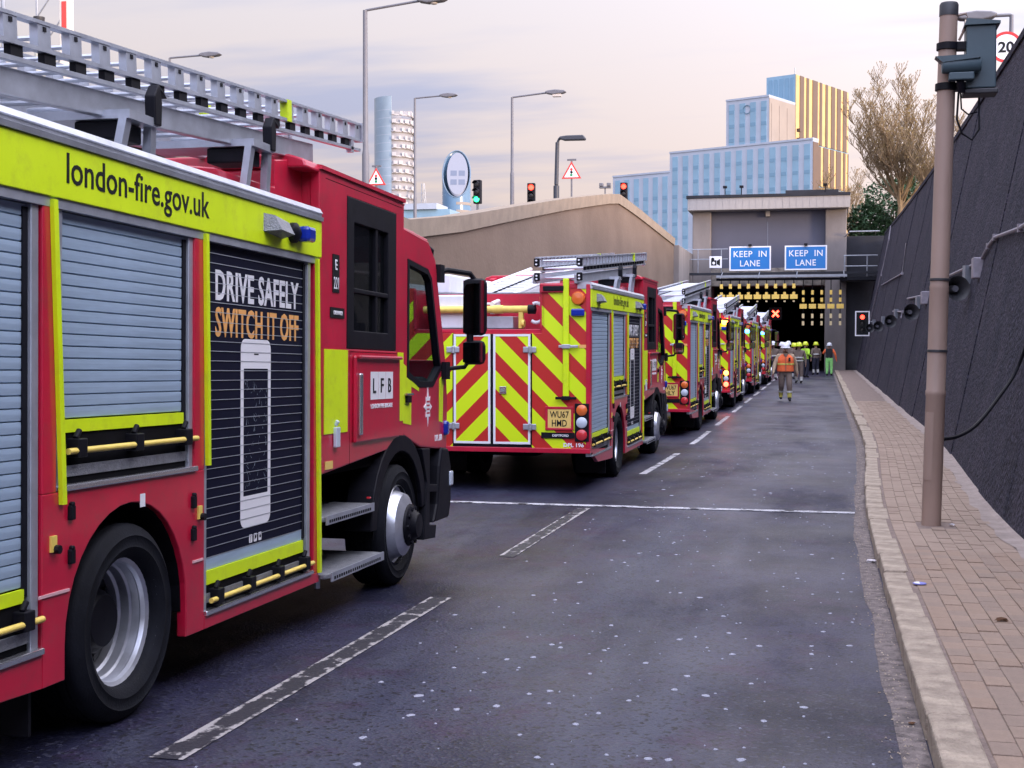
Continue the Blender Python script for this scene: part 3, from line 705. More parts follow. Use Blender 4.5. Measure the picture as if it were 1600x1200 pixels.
    for xr in (-.03,):
        for z in (-.09, -.19): mb.box(xr - .02, xr + .02, .9, 4.9, z, z + .03)
        for k in range(14): mb.box(xr - .02, xr + .02, 1.0 + k * .29, 1.09 + k * .29, -.2, 0)
    mb.build('ladder_side', M['white_box'], L2)
    # --- rear
    MB().prism([(.50, .52), (X - .004, .52), (X - .004, 2.50), (.62, 2.50), (.62, 1.94), (.50, 1.94)], 'y', 0, .08).build('rear_panel', M['chev'], t, bevel=.004)
    MB().prism([(-.50, .52), (-X + .004, .52), (-X + .004, 2.50), (-1.0, 2.50), (-1.0, 1.94), (-.50, 1.94)], 'y', 0, .08).build('rear_panel', M['chev'], t, bevel=.004)
    mb = MB(); mb.box(-.50, .62, .02, .08, 1.93, 1.99); mb.box(-1.0, -.50, .02, .08, 1.945, 1.99); mb.box(-X, X, -.02, .1, .485, .545); mb.box(X - .055, X - .002, -.012, .02, .55, 2.53); mb.box(-X + .002, -X + .055, -.012, .02, .55, 2.53)
    mb.box(.60, X - .05, -.006, .9, 2.48, 2.545); mb.box(.60, .66, .0, .9, 1.99, 2.48); mb.box(-1.02, -.97, .0, .9, 1.99, 2.48)
    mb.build('rear_frame', M['red'], t, bevel=.006)
    for sx in (-1, 1):
        xa, xb = sorted((sx * .018, sx * .485))
        d = MB().box(xa, xb, -.012, .03, .585, 1.93).build('rear_door', M['chev'], t, bevel=.003)
        MB().ring([(xa, .585), (xb, .585), (xb, 1.93), (xa, 1.93)], [(xa + .028, .613), (xb - .028, .613), (xb - .028, 1.902), (xa + .028, 1.902)], 'y', -.0155, -.0121).build('door_edging', M['white'], d)
        for z in (.80, 1.74):
            mb = MB(); xh = sx * .485; mb.box(xh - .09, xh + .075, -.03, -.0156, z - .035, z + .035); mb.cyl((xh, -.035, z - .045), (xh, -.035, z + .045), .02, n=8); mb.build('hinge', M['silver'], d, bevel=.006)
        if sx > 0:
            mb = MB(); mb.box(.10, .185, -.03, -.012, 1.20, 1.29); mb.mi = 1; mb.box(.115, .17, -.036, -.03, 1.225, 1.265); mb.build('handle', [M['chrome'], M['tread']], d, bevel=.015)
    mb = MB(); mb.box(-.016, .016, -.004, .03, .585, 1.93); mb.box(.487, .503, -.004, .03, .585, 1.93); mb.box(-.503, -.487, -.004, .03, .585, 1.93); mb.box(-.5, .5, -.004, .03, .548, .584); mb.build('door_seal', M['black'], t)
    MB().box(-1.0, .62, .55, .6, 1.99, 2.44).build('locker_back', M['red'], t)
    MB().box(-1.0, .60, .1, .55, 1.955, 1.985).build('rear_shelf', M['tread'], t)
    mb = MB(); mb.cyl((-.92, .16, 2.235), (.42, .16, 2.235), .045, n=16); mb.cyl((-.02, .16, 2.235), (.10, .16, 2.235), .053, n=16); tb = mb.build('yellow_tube', M['pole_yellow'], t, smooth=40)
    for xx in (-.35, .33):
        mb = MB(); mb.box(xx - .03, xx + .03, .13, .19, 2.0, 2.21); mb.lathe([(.05, -.02), (.05, .02)], (xx + .03, .14, 2.06), 'x', 14); mb.build('tube_stand', M['pole_yellow'], tb, bevel=.008)
    mb = MB(); mb.lathe([(.058, 0), (.058, .09), (.02, .1)], (.42, .16, 2.235), 'x', 16); mb.build('tube_cap', M['black'], tb, smooth=40)
    mb = MB(); pts = [(.53 + .10 * math.cos(a), .12, 2.19 + .12 * math.sin(a)) for a in [k * .3 - 2.2 for k in range(15)]]; mb.tube(pts, .022, 8); mb.build('hose', M['white_box'], t, smooth=40)
    mb = MB(); mb.tube([(.60, .10, 2.14), (.60, .08, 2.38), (.64, .08, 2.42), (.66, .08, 2.38), (.66, .09, 2.16)], .02, 8); mb.build('yellow_handle', M['pole_yellow'], t, smooth=40)
    mb = MB(); mb.box(-.16, .22, .2, .5, 2.0, 2.15); mb.build('hose_box', M['silver'], t, bevel=.01)
    mb = MB(); mb.box(-.8, -.42, .2, .5, 2.0, 2.42); mb.build('pump_cover', M['white_box'], t, bevel=.02)
    MB().box(.60, .94, -.03, .0, 2.43, 2.535).build('beacon_housing', M['red'], t, bevel=.01)
    MB().box(.645, .90, -.042, -.031, 2.45, 2.51).build('rear_camera', M['black'], t, bevel=.006)
    mb = MB(); mb.box(.89, .965, -.035, -.008, 1.17, 2.60); pole = mb.build('ladder_guide', M['hivis'], t, bevel=.01)
    for z, a, b in ((1.78, .84, 1.08), (1.155, .80, 1.06)):
        mb = MB(); mb.box(a, b, -.05, -.03, z - .016, z + .016); mb.box(.88, .98, -.056, -.02, z - .025, z + .025); mb.build('guide_bracket', M['silver'] if z > 1.5 else M['black'], pole, bevel=.005)
    mb = MB(); mb.box(1.082, 1.20, -.0045, -.001, 1.76, 1.80); mb.build('orange_tape', M['orange_txt'], t)
    mb = MB(); mb.lathe([(.085, 0), (.085, -.02), (.07, -.045), (0, -.05)], (1.075, 0, 2.36), 'y', 20); mb.build('amber_beacon', M['orange_on'] if 'amber' in lit else M['amber_l'], t, smooth=40)
    mb = MB(); mb.box(.99, 1.155, -.05, 0, 2.145, 2.235); mb.build('blue_lamp', M['blue_on'] if 'blue' in lit else M['blue_l'], t, bevel=.018)
    MB().box(1.035, 1.21, -.02, 0, .63, 1.09).build('lamp_panel', M['black'], t, bevel=.006)
    for z, nm, k in ((1.01, 'indicator_lamp', 'amber_l'), (.86, 'reversing_lamp', 'white_l'), (.71, 'brake_lamp', 'red_l')):
        m_ = M[k]
        if 'tail' in lit: m_ = {'amber_l': M['orange_on'], 'white_l': M['white_l'], 'red_l': M['red_on']}[k]
        mb = MB(); mb.lathe([(.068, -.02), (.066, -.035), (.05, -.045), (0, -.047)], (1.122, 0, z), 'y', 18); mb.build(nm, m_, t, smooth=40)
    pl = MB().box(.70, .99, -.012, 0, .79, 1.02).build('number_plate', M['plate'], t, bevel=.004)
    MB().ring([(.67, .765), (1.02, .765), (1.02, 1.05), (.67, 1.05)], [(.70, .79), (.99, .79), (.99, 1.02), (.70, 1.02)], 'y', -.018, 0).build('plate_surround', M['red'], pl, bevel=.004)
    if plate:
        text(plate[0], .235, .082, M['txt'], (.845, -.0135, .955), '-y', pl, off=.012); text(plate[1], .185, .082, M['txt'], (.845, -.0135, .85), '-y', pl, off=.012)
    nb = MB().box(.62, 1.03, -.014, 0, .665, .735).build('name_board', M['black'], t)
    if station: text(station, .20, .028, M['white'], (.86, -.0155, .70), '-y', nb, off=.02)
    if code: text(code, .25, .052, M['white'], (1.02, -.0035, .585), '-y', t, off=.03)
    # mud flap and under-rear
    for sx in (-1, 1): MB().box(sx * .95 - .2, sx * .95 + .2, 1.52, 1.54, .10, .52).build('mud_flap', M['black'], t)
    # --- crew cab
    for sx in (1, -1):
        xa, xb = sorted((sx * (X - .07), sx * (X - .003))); w0, w1, zb, ztp = 4.99, 6.02, 1.71, 2.70
        mb = MB(); mb.ring([(4.505, .92), (6.2, 1.03), (6.2, 2.78), (4.505, 2.80)], [(w0, zb), (w1, zb), (w1, ztp), (w0, ztp)], 'x', xa, xb); cp = mb.build('crew_cab_side', M['red'], t, bevel=.008)
        mb = MB(); o_ = [(w0 + .002, zb + .002), (w1 - .002, zb + .002), (w1 - .002, ztp - .002), (w0 + .002, ztp - .002)]
        mb.ring(o_, [(w0 + .13, zb + .12), (w1 - .19, zb + .12), (w1 - .19, ztp - .16), (w0 + .13, ztp - .16)], 'x', xa + .01, xb + .003); mb.box(xa + .01, xb + .002, w0 + .13, w1 - .19, 2.08, 2.11); mb.box(xa + .01, xb - .004, 5.58, 5.62, zb + .12, ztp - .16)
        wf = mb.build('window_frame', M['black'], cp, bevel=.005)
        MB().box(sx * (X - .035) - .003, sx * (X - .035) + .003, w0 + .12, w1 - .18, zb + .11, ztp - .15).build('window', M['glass_dark'], cp)
        mb = MB(); xp = sx * (X - .20); mb.tube([(xp, 5.36, 1.72), (xp, 5.36, 2.30), (xp + sx * .01, 5.40, 2.38), (xp, 5.50, 2.42)], .022, 8); mb.build('grab_pole', M['pole_yellow'], t, smooth=40)
        for (a_, b_), (c_, d_) in (((5.048, .955), (5.052, 1.69)), ((5.06, 1.688), (6.19, 1.692)), ((6.055, 1.0), (6.059, 1.19)), ((4.6, 2.755), (6.15, 2.759))): MB().box(sx * X - .0035, sx * X - .0022 + (.0005 if sx < 0 else 0), a_, c_, b_, d_).build('panel_seam', M['dark'], cp)
        # yellow block, raised door with logo, small fittings
        for a_, b_, c_ in ((4.58, 5.0, 1.17), (6.06, 6.19, 1.20)): MB().box(sx * X - .0025, sx * X + .0015, a_, b_, c_, 1.70).build('yellow_block', M['hivis'], t)
        xo = sorted((sx * (X - .003), sx * (X + .022)))
        dr = MB().box(xo[0], xo[1], 5.10, 6.05, 1.09, 1.665).build('crew_door', M['red'], t, bevel=.016)
        mb = MB(); mb.box(min(sx * (X + .02), sx * (X + .045)), max(sx * (X + .02), sx * (X + .045)), 5.14, 5.19, 1.14, 1.55); mb.build('handle', M['chrome'], dr, bevel=.01)
        mb = MB(); mb.box(min(sx * X, sx * (X + .05)), max(sx * X, sx * (X + .05)), 5.12, 6.03, 1.645, 1.67); mb.build('drip_rail', M['red'], dr, bevel=.01)
        mb = MB(); mb.box(min(sx * X, sx * (X + .025)), max(sx * X, sx * (X + .025)), 4.74, 4.81, 1.08, 1.21); mb.cyl((sx * X, 4.775, 1.22), (sx * (X + .02), 4.775, 1.25), .015, n=8); mb.build('door_latch', M['white_l'], t, bevel=.012)
        MB().box(min(sx * X - .002, sx * X + .003), max(sx * X - .002, sx * X + .003), 4.60, 4.73, .95, 1.0).build('label_plate', M['plate'], t)
        # steps under the crew door and the tank behind them
        for yy0, yy1, zz, out in ((4.52, 5.50, .66, .0), (4.53, 5.62, .31, .03)):
            st = MB(); st.prism([(sx * .75, yy0), (sx * (X + out), yy0), (sx * (X + out + .02), yy0 + .08), (sx * (X + out + .02), yy1 - .02), (sx * (X + out - .04), yy1), (sx * .75, yy1)], 'z', zz - .03, zz)
            so = st.build('step', M['tread'], t, bevel=.006)
            mb = MB(); xs_ = sx * (X + out + .021); mb.box(min(xs_ - .004, xs_ + .006), max(xs_ - .004, xs_ + .006), yy0 + .05, yy1 - .03, zz - .05, zz + .006); mb.mi = 1
            for k in range(22):
                yk = yy0 + .09 + k * (yy1 - yy0 - .18) / 22; mb.box(min(xs_ + sx * .0062, xs_ + sx * .009), max(xs_ + sx * .0062, xs_ + sx * .009), yk, yk + .018, zz - .038, zz - .02)
            mb.build('step_edge', [M['silver'], M['black']], so)
            MB().cyl((sx * (X - .1), yy0 + .2, zz - .03), (sx * (X - .1), yy0 + .2, zz - .12), .02, n=8).build('step_stay', M['silver'], so)
        MB().box(min(sx * .72, sx * 1.02), max(sx * .72, sx * 1.02), 4.6, 5.12, .34, .62).build('tank', mat('dark_grey_tank', (.035, .036, .04), .55) if 'tankm' not in M else M['tankm'], t, bevel=.05)
        MB().box(min(sx * (X - .06), sx * (X - .02)), max(sx * (X - .06), sx * (X - .02)), 5.54, 5.62, .52, .70).build('side_marker', M['red_l'], t, bevel=.01)
    MB().box(-X + .07, X - .07, 4.51, 4.56, .92, 2.78).build('cab_rear_wall', M['red'], t)
    MB().prism([(-X + .003, 2.781), (X - .003, 2.781), (X - .02, 2.83), (X - .12, 2.862), (-X + .12, 2.862), (-X + .02, 2.83)], 'y', 4.28, 6.24).build('crew_cab_roof', M['red'], t, bevel=.012)
    MB().prism([(X - .02, 2.80), (X + .012, 2.80), (X + .012, 2.825), (X - .02, 2.83)], 'y', 4.5, 6.2).build('rain_gutter', M['red'], t)
    mb = MB(); mb.box(-1.15, 1.15, 4.58, 7.2, .90, .97); mb.box(-1.1, 1.1, 5.6, 5.7, .97, 1.9); mb.build('cab_floor', M['dark'], t)
    mb = MB()
    for xx in (-.62, .62):
        mb.box(xx - .26, xx + .26, 6.15, 6.6, 1.25, 1.42); mb.box(xx - .25, xx + .25, 6.08, 6.2, 1.35, 2.0)
    mb.box(-1.1, 1.1, 6.18, 6.22, 1.0, 1.5); mb.build('seat', M['seat'], t, bevel=.04)
    # --- front cab
    for sx in (1, -1):
        xa, xb = sorted((sx * (X - .075), sx * (X - .012)))
        outer = [(6.205, 1.10), (6.66, .98), (7.30, .93), (7.40, 1.30), (7.37, 1.64), (7.06, 2.45), (6.86, 2.58), (6.205, 2.62)]
        inner = [(6.32, 1.52), (6.62, 1.44), (7.0, 1.44), (7.24, 1.58), (7.20, 1.66), (6.95, 2.30), (6.85, 2.36), (6.32, 2.40)]
        fs = MB().ring(outer, inner, 'x', xa, xb).build('front_door', M['red'], t, bevel=.01)
        MB().ring([(p[0], p[1]) for p in inner], [(6.36, 1.56), (6.62, 1.485), (6.98, 1.485), (7.19, 1.605), (7.16, 1.66), (6.92, 2.27), (6.83, 2.32), (6.36, 2.36)], 'x', xa + .012, xb + .004).build('window_frame', M['black'], fs)
        MB().prism([(6.35, 1.55), (6.62, 1.475), (6.99, 1.475), (7.2, 1.6), (7.17, 1.67), (6.93, 2.28), (6.84, 2.33), (6.35, 2.37)], 'x', sx * (X - .05), sx * (X - .046)).build('window', M['glass'], fs)
        xq = sorted((sx * X - sx * .0135, sx * X - sx * .0095))
        mb = MB(); mb.prism([(6.22, 1.18), (6.42, 1.16), (6.42, 1.49), (6.30, 1.52), (6.30, 1.60), (6.22, 1.62)], 'x', *xq); mb.build('yellow_patch', M['hivis'], fs); mb = MB(); mb.prism([(7.18, 1.16), (7.28, 1.15), (7.30, 1.5), (7.24, 1.52), (7.18, 1.50)], 'x', *xq); mb.build('yellow_patch', M['hivis'], fs); mb = MB(); mb.prism([(6.42, 1.45), (6.62, 1.41), (6.62, 1.435), (6.42, 1.50)], 'x', *xq); mb.build('yellow_patch', M['hivis'], fs)
        mb = MB(); mb.box(min(sx * (X - .015), sx * (X + .01)), max(sx * (X - .015), sx * (X + .01)), 6.27, 6.37, 1.33, 1.38); mb.mi = 1; mb.box(min(sx * (X - .015), sx * (X + .014)), max(sx * (X - .015), sx * (X + .014)), 6.25, 6.41, 1.385, 1.40); mb.build('handle', [M['black'], M['chrome']], fs)
        # wheel arch skirt, foot well and black corner bumper
        mb = MB(); o_ = arc(FW, WR, .66, 178, 8, 14); i_ = arc(FW, WR, .54, 178, 8, 14)
        mb.ring(o_ + i_[::-1][:0] or o_, i_, 'x', sx * (X - .16), sx * (X - .001)) if False else mb.prism(o_ + i_[::-1], 'x', sx * (X - .2), sx * (X - .0005))
        mb.build('mudguard', M['black'], t, bevel=.008)
        mb = MB(); mb.prism([(6.70, .26), (7.02, .24), (7.05, .34), (6.86, .36), (6.86, .62), (7.08, .60), (7.08, .66), (6.86, .68), (6.86, .96), (6.64, .97), (6.78, .7)], 'x', sx * (X - .3), sx * (X + .01)); mb.build('cab_step', M['black'], t, bevel=.008)
        mb = MB(); mb.prism([(7.0, .36), (7.44, .36), (7.50, .48), (7.50, .78), (7.42, .93), (7.22, .95), (7.16, .80), (7.1, .5)], 'x', sx * (X - .45), sx * (X + .005)); mb.build('bumper_corner', M['black'], t, bevel=.02)
        MB().box(min(sx * (X - .08), sx * (X + .02)), max(sx * (X - .08), sx * (X + .02)), 7.43, 7.515, .62, .74).build('fog_lamp', M['white_l'], t, bevel=.012)
        mb = MB(); mb.box(min(sx * (X - .06), sx * (X + .022)), max(sx * (X - .06), sx * (X + .022)), 7.31, 7.40, 1.04, 1.16); mb.build('corner_blue_lamp', M['blue_l'], t, bevel=.025)
        # mirrors
        mb = MB(); m0 = sx * (X - .03); m1 = sx * (X + .17)
        mb.tube([(m0, 7.16, 2.36), (m0 + sx * .06, 7.25, 2.385), (m1, 7.45, 2.37), (m1 + sx * .03, 7.48, 2.32)], .022, 8); mb.box(min(m0, m0 + sx * .05), max(m0, m0 + sx * .05), 7.10, 7.22, 2.28, 2.42)
        ma = mb.build('mirror_arm', M['black'], t, smooth=40)
        mb = MB(); mb.tube([(m0, 7.30, 1.58), (m1 - sx * .05, 7.48, 1.60), (m1, 7.50, 1.68)], .018, 8); mb.box(min(m0, m0 + sx * .06), max(m0, m0 + sx * .06), 7.24, 7.36, 1.50, 1.64); mb.build('lower_mirror_arm', M['black'], t, smooth=40)
        for z0_, z1_, wd in ((1.86, 2.33, .20), (1.62, 1.82, .19)):
            xm = m1 + sx * .0; a_, b_ = sorted((xm - sx * .06, xm + sx * (wd - .06)))
            MB().box(a_, b_, 7.42, 7.52, z0_, z1_).build('mirror_housing', M['black'], ma, bevel=.045)
            MB().box(a_ + .012, b_ - .012, 7.416, 7.421, z0_ + .02, z1_ - .02).build('mirror_glass', M['mirror'], ma)
        MB().cyl((m1, 7.46, 1.80), (m1, 7.46, 1.88), .03, n=8).build('mirror_post', M['black'], ma)
    mb = MB(); mb.prism([(6.205, 2.56), (6.205, 2.635), (6.86, 2.60), (7.06, 2.47), (7.03, 2.43), (6.84, 2.54)], 'x', -X + .02, X - .02); mb.build('cab_roof', M['red'], t, bevel=.012)
    MB().box(-X + .075, X - .075, 6.19, 6.23, 2.56, 2.79).build('cab_roof_riser', M['red'], t)
    MB().prism([(7.02, 2.44), (7.055, 2.44), (7.365, 1.66), (7.33, 1.66)], 'x', -X + .08, X - .08).build('windscreen', M['glass'], t)
    mb = MB(); mb.prism([(7.28, .93), (7.42, .93), (7.44, 1.3), (7.385, 1.655), (7.28, 1.655)], 'x', -X + .015, X - .015); mb.build('front_panel', M['red'], t, bevel=.01)
    mb = MB(); mb.box(-X + .45, X - .45, 7.2, 7.48, .40, .92); mb.mi = 1
    for k in range(4): mb.box(-.7, .7, 7.44, 7.455, 1.05 + k * .11, 1.11 + k * .11)
    mb.build('front_bumper', [M['black'], M['dark']], t)
    mb = MB(); mb.box(-1.1, 1.1, 6.95, 7.3, 1.3, 1.52); mb.build('dashboard', M['seat'], t, bevel=.05)
    mb = MB(); mb.tube([(.62 + .2 * math.cos(a), 6.86 + .06 * math.sin(a), 1.62 + .19 * math.sin(a)) for a in [k * .4 for k in range(17)]], .016, 6); mb.build('steering_wheel', M['black'], t)
    for sx in (1, -1):
        mb = MB(); mb.box(sx * 1.0 - .09, sx * 1.0 + .09, 6.72, 6.90, 2.60, 2.665); mb.mi = 1; mb.box(sx * 1.0 - .08, sx * 1.0 + .08, 6.905, 6.98, 2.545, 2.62); mb.build('roof_lamp', [M['red_l'], M['black']], t, bevel=.015)
        mb = MB(); mb.box(sx * .98 - .13, sx * .98 + .13, 6.25, 6.41, 2.655, 2.745); mb.build('roof_beacon', M['blue_on'] if 'blue' in lit else M['blue_l'], t, bevel=.025)
        MB().box(sx * .98 - .1, sx * .98 + .1, 6.27, 6.39, 2.60, 2.66).build('beacon_foot', M['black'], t)
        MB().box(sx * 1.13 - .06, sx * 1.13 + .06, 6.24, 6.30, 2.79, 2.835).build('marker_lamp', M['black'], t, bevel=.006)
    mb = MB(); mb.tube([(X - .05, 7.03, 2.43), (X - .02, 6.99, 2.52), (X - .1, 6.9, 2.60)], .02, 6); mb.build('visor_trim', M['black'], t)
    # --- lettering and emblems on the right side
    xo = X + .0125
    text('london-fire.gov.uk', 1.30, .165, M['txt'], (xo, 2.30, 2.365), '+x', t, off=.008)
    if panel_text:
        xs = X - .035 + .0012
        text('DRIVE SAFELY', 1.12, .16, M['white'], (xs, 3.68, 2.005), '+x', t, off=.022, spacing=1.06)
        text('SWITCH IT OFF', 1.12, .155, M['orange_txt'], (xs, 3.68, 1.815), '+x', t, off=.022, spacing=1.06)
        def rr(y0, y1, z0, z1, r):
            p = []
            for cy, cz, a in ((y1 - r, z0 + r, -90), (y1 - r, z1 - r, 0), (y0 + r, z1 - r, 90), (y0 + r, z0 + r, 180)): p += arc(cy, cz, r, a, a + 90, 5)
            return p
        n_ = 24
        mb = MB(); mb.ring(rr(3.43, 3.83, .715, 1.735, .055), rr(3.467, 3.793, .885, 1.575, .006), 'x', xs - .0005, xs + .0008); mb.mi = 1; mb.box(xs + .0008, xs + .0016, 3.60, 3.66, 1.65, 1.658)
        rgc = random.Random(4)
        ph = mb.build('phone_picture', [M['white'], M['txt']], t)
        mb = MB()
        for k in range(80):
            yy = 3.475 + .31 * rgc.random() ** .7; zz = .90 + .62 * rgc.random(); a = rgc.uniform(.3, 2.8); l = rgc.uniform(.008, .05); w = rgc.uniform(.0008, .0028)
            dy, dz = l * math.cos(a), l * math.sin(a)
            mb.add([(xs + .0005, yy - w, zz), (xs + .0005, yy + w, zz), (xs + .0005, min(3.79, max(3.47, yy + dy)), zz + dz)], [(0, 1, 2)])
        mb.build('cracked_screen', mat('crack_print', (.25, .33, .42), .5) if 'crackm' not in M else M['crackm'], ph)
        mb = MB()
        for k in range(3):
            y_ = 3.545 + k * .062; mb.prism(rr(y_, y_ + .04, .625, .67, .006), 'x', xs - .0005, xs + .0008)
        ic = mb.build('small_icons', M['white'], t)
        mb = MB(); mb.box(xs + .0009, xs + .0014, 3.562, 3.568, .63, .665); mb.prism([(3.614, .635), (3.64, .647), (3.636, .662), (3.617, .658)], 'x', xs + .0009, xs + .0014); mb.box(xs + .0009, xs + .0014, 3.68, 3.70, .64, .656); mb.build('icon_marks', M['txt'], ic)
    xd = X + .0235
    mb = MB()
    for k in range(3): mb.box(xd - .001, xd + .001, 5.39 + k * .163, 5.545 + k * .163, 1.37, 1.56)
    lg = mb.build('logo_tiles', M['white'], t)
    for k, ch in enumerate('LFB'): text(ch, .062, .10, M['txt'], (xd + .0025, 5.467 + k * .163, 1.465), '+x', lg, off=.01)
    text('LONDON FIRE BRIGADE', .47, .032, M['white'], (xd + .001, 5.63, 1.325), '+x', t, off=.01)
    st = []
    for k in range(16):
        a = R(90 + k * 22.5); r = (.155 if k % 4 == 0 else .115) if k % 2 == 0 else .075
        st.append((6.86 + r * .72 * math.cos(a), 1.285 + r * math.sin(a) * 1.0))
    mb = MB(); mb.prism(st, 'x', X - .0125, X - .008); mb.mi = 1
    for k in range(4): mb.box(X - .0079, X - .007, 6.82, 6.90, 1.23 + k * .03, 1.243 + k * .03)
    mb.build('crest', [M['white'], M['red']], t)
    bd = MB().box(X - .003, X + .003, 4.72, 4.835, 2.06, 2.30).build('code_board', M['txt'], t)
    if code and detail:
        text('E', .035, .065, M['white'], (X + .004, 4.777, 2.235), '+x', bd, off=.02); text('221', .085, .075, M['white'], (X + .004, 4.777, 2.12), '+x', bd, off=.0, spacing=1.15)
    nb2 = MB().box(X - .003, X + .003, 4.68, 4.93, 1.90, 1.965).build('name_board', M['txt'], t)
    if code and detail: text('GREENWICH', .16, .026, M['white'], (X + .004, 4.81, 1.932), '+x', nb2, off=.01)
    if code: text(code, .20, .05, M['white'], (X - .0105, 7.16, 1.03), '+x', t, off=.03)
    return t
M['mirror'] = mat('mirror_glass', (.35, .37, .42), .04, 1.0)
M['trimm'] = mat('pink_trim', (.72, .42, .45), .4); M['casem'] = mat('blue_grey_case', (.03, .05, .09), .6, var=.2, vscale=5)
M['tankm'] = mat('dark_grey_tank', (.035, .036, .042), .5, var=.25, vscale=6); M['crackm'] = mat('crack_print', (.38, .46, .55), .5)

make_engine(3.22, -3.0, R(.0), 'nearest fire engine, seen from its side with a broken phone picture on the shutter', True, code='DPL 201')
make_engine(16.0, -2.72, R(.6), 'second fire engine in the queue, its striped rear plate reading WU67 HMD', True, ('WU67', 'HMD'), 'DEPTFORD', 'DPL 196')
make_engine(25.9, -2.47, R(.4), 'third fire engine from the camera, its rear plate reading WU67 HLY', False, ('WU67', 'HLY'))
make_engine(36.0, -2.38, 0, 'fourth fire engine in the queue, with orange and red rear lamps lit', False, lit={'amber', 'tail'})
make_engine(46.4, -2.34, 0, 'fifth fire engine in the queue, with blue lights lit', False, lit={'blue', 'tail2'})
make_engine(57.0, -2.30, 0, 'farthest fire engine, at the head of the queue by the tunnel mouth', False, lit={'blue'})
# ------------------------------------------------------------------ tunnel portal
M['conc'] = mat('grey_concrete', (.20, .18, .175), .9, var=.2, vscale=.6, bump=.4, bscale=9, stretch=(1, 1, .4))
M['conc_dk'] = mat('dark_concrete', (.022, .024, .032), .92, var=.35, vscale=.7, bump=.4, bscale=8)  # dark grey tone, also used for the open dark under the ledge
M['panel_grey'] = mat('blue_grey_cladding', (.085, .088, .125), .6, var=.08, vscale=.5)
M['fascia'] = mat('pale_fascia', (.34, .32, .31), .8, var=.12, vscale=3, stretch=(12, 1, 1))
M['tunnel_shade'] = mat('tunnel_lining', (.006, .006, .010), .9, var=.3, vscale=2)  # near-black so the colour itself carries the darkness inside the tunnel
M['sign_blue'] = mat('sign_blue', (.006, .17, .50), .4)
M['galv'] = mat('galvanised_steel', (.30, .32, .36), .5, .5, var=.15, vscale=6)
M['post_grey'] = mat('grey_column_paint', (.13, .13, .15), .5, var=.1, vscale=4)
M['rough'] = mat('stained_concrete', (.24, .21, .18), .95, var=.5, vscale=2.2, bump=.8, bscale=12)
PY = 84.0
portal = thing('tunnel_portal', 'grey concrete tunnel portal with overhanging flat roof at the end of the road', 'tunnel portal', (0, 0, 0))
MB().box(-7.9, -6.78, PY, PY + 3, -.5, 9.60).build('pier', M['conc'], portal, bevel=.05)
MB().box(.12, 1.38, PY, PY + 3, -.5, 9.60).build('pier', M['conc'], portal, bevel=.05)
mb = MB(); mb.box(-8.15, 1.5, PY - .7, PY + 8, 9.60, 10.35); rf = mb.build('roof_slab', M['fascia'], portal, bevel=.04)
mb = MB(); mb.box(-8.22, 1.57, PY - .78, PY + 8, 10.35, 10.52); mb.build('roof_edge', M['conc_dk'], rf)
for k in range(24):
    x = -8.0 + k * .4; MB().box(x, x + .372, PY - .716, PY - .702, 9.63, 10.32).build('fascia_board', M['fascia'], rf)
MB().box(-2.3, .9, PY + 1.5, PY + 5, 10.52, 10.95).build('roof_plant', M['conc_dk'], rf)
for x in (-5.9, -4.9, .1): 
    mb = MB(); mb.cyl((x, PY - .2, 10.52), (x, PY - .2, 11.0), .03, n=6); mb.box(x - .12, x + .12, PY - .35, PY - .1, 10.98, 11.12); mb.build('roof_camera', M['black'], rf)
for a, b in ((-6.78, -3.34), (-3.33, .12)): MB().box(a + .003, b - .003, PY + .5, PY + .62, 6.1, 9.6).build('cladding_panel', M['panel_grey'], portal)
MB().box(-3.45, -3.2, PY + .2, PY + .5, 9.25, 9.6).build('fascia_stub', M['fascia'], portal)
MB().box(-7.0, .3, PY + .45, PY + 1.6, 5.0, 6.1).build('lintel', M['rough'], portal, bevel=.03)
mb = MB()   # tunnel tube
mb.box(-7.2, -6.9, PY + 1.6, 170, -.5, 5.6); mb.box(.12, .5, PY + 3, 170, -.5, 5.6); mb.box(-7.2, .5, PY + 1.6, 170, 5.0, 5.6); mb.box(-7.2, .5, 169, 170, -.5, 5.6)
mb.build('tunnel_lining', M['tunnel_shade'], portal)
MB().box(-7.0, .3, PY + 3, 168.9, -.30, -.275).build('tunnel_floor', M['tunnel_shade'], portal)  # dark sheet over the road, tunnel shade put into its colour
# wing walls
wing = tag(MB().box(-8.5, -7.9, 76.05, 86, -.5, 7.0).build('wing_wall', M['conc'], bevel=.03), 'grey concrete wing wall between the buff wall and the tunnel portal', 'wall')
mb = MB(); mb.box(1.38, 3.9, PY + .9, PY + 1.3, 5.4, 8.0); mb.box(1.38, 3.9, PY + .5, PY + 1.3, -.5, 5.2); mb.box(1.0, 3.5, PY - 1.6, PY + .9, 5.2, 5.42)  # lower box is a dark panel standing in for open dark below the ledge
wk = tag(mb.build('walkway_wall', M['conc_dk'], bevel=.02), 'dark wall and ledge between the tunnel portal and the sloping wall', 'wall')
gr = thing('guard_railing', 'grey steel railing on the ledge right of the blue signs', 'railing', (0, PY - 1.5, 5.42))
for z in (.62, 1.25): MB().cyl((1.2, 0, z), (3.15, 0, z), .035, n=8).build('rail', M['galv'], gr)
for x in (1.25, 2.55): MB().cyl((x, 0, 0), (x, 0, 1.25), .04, n=8).build('post', M['galv'], gr)
mb = MB(); mb.tube([(1.3, 1.5, 2.5), (1.55, 1.0, 2.75), (3.3, 1.0, 2.75)], .04, 8); mb.build('top_rail', M['galv'], gr)
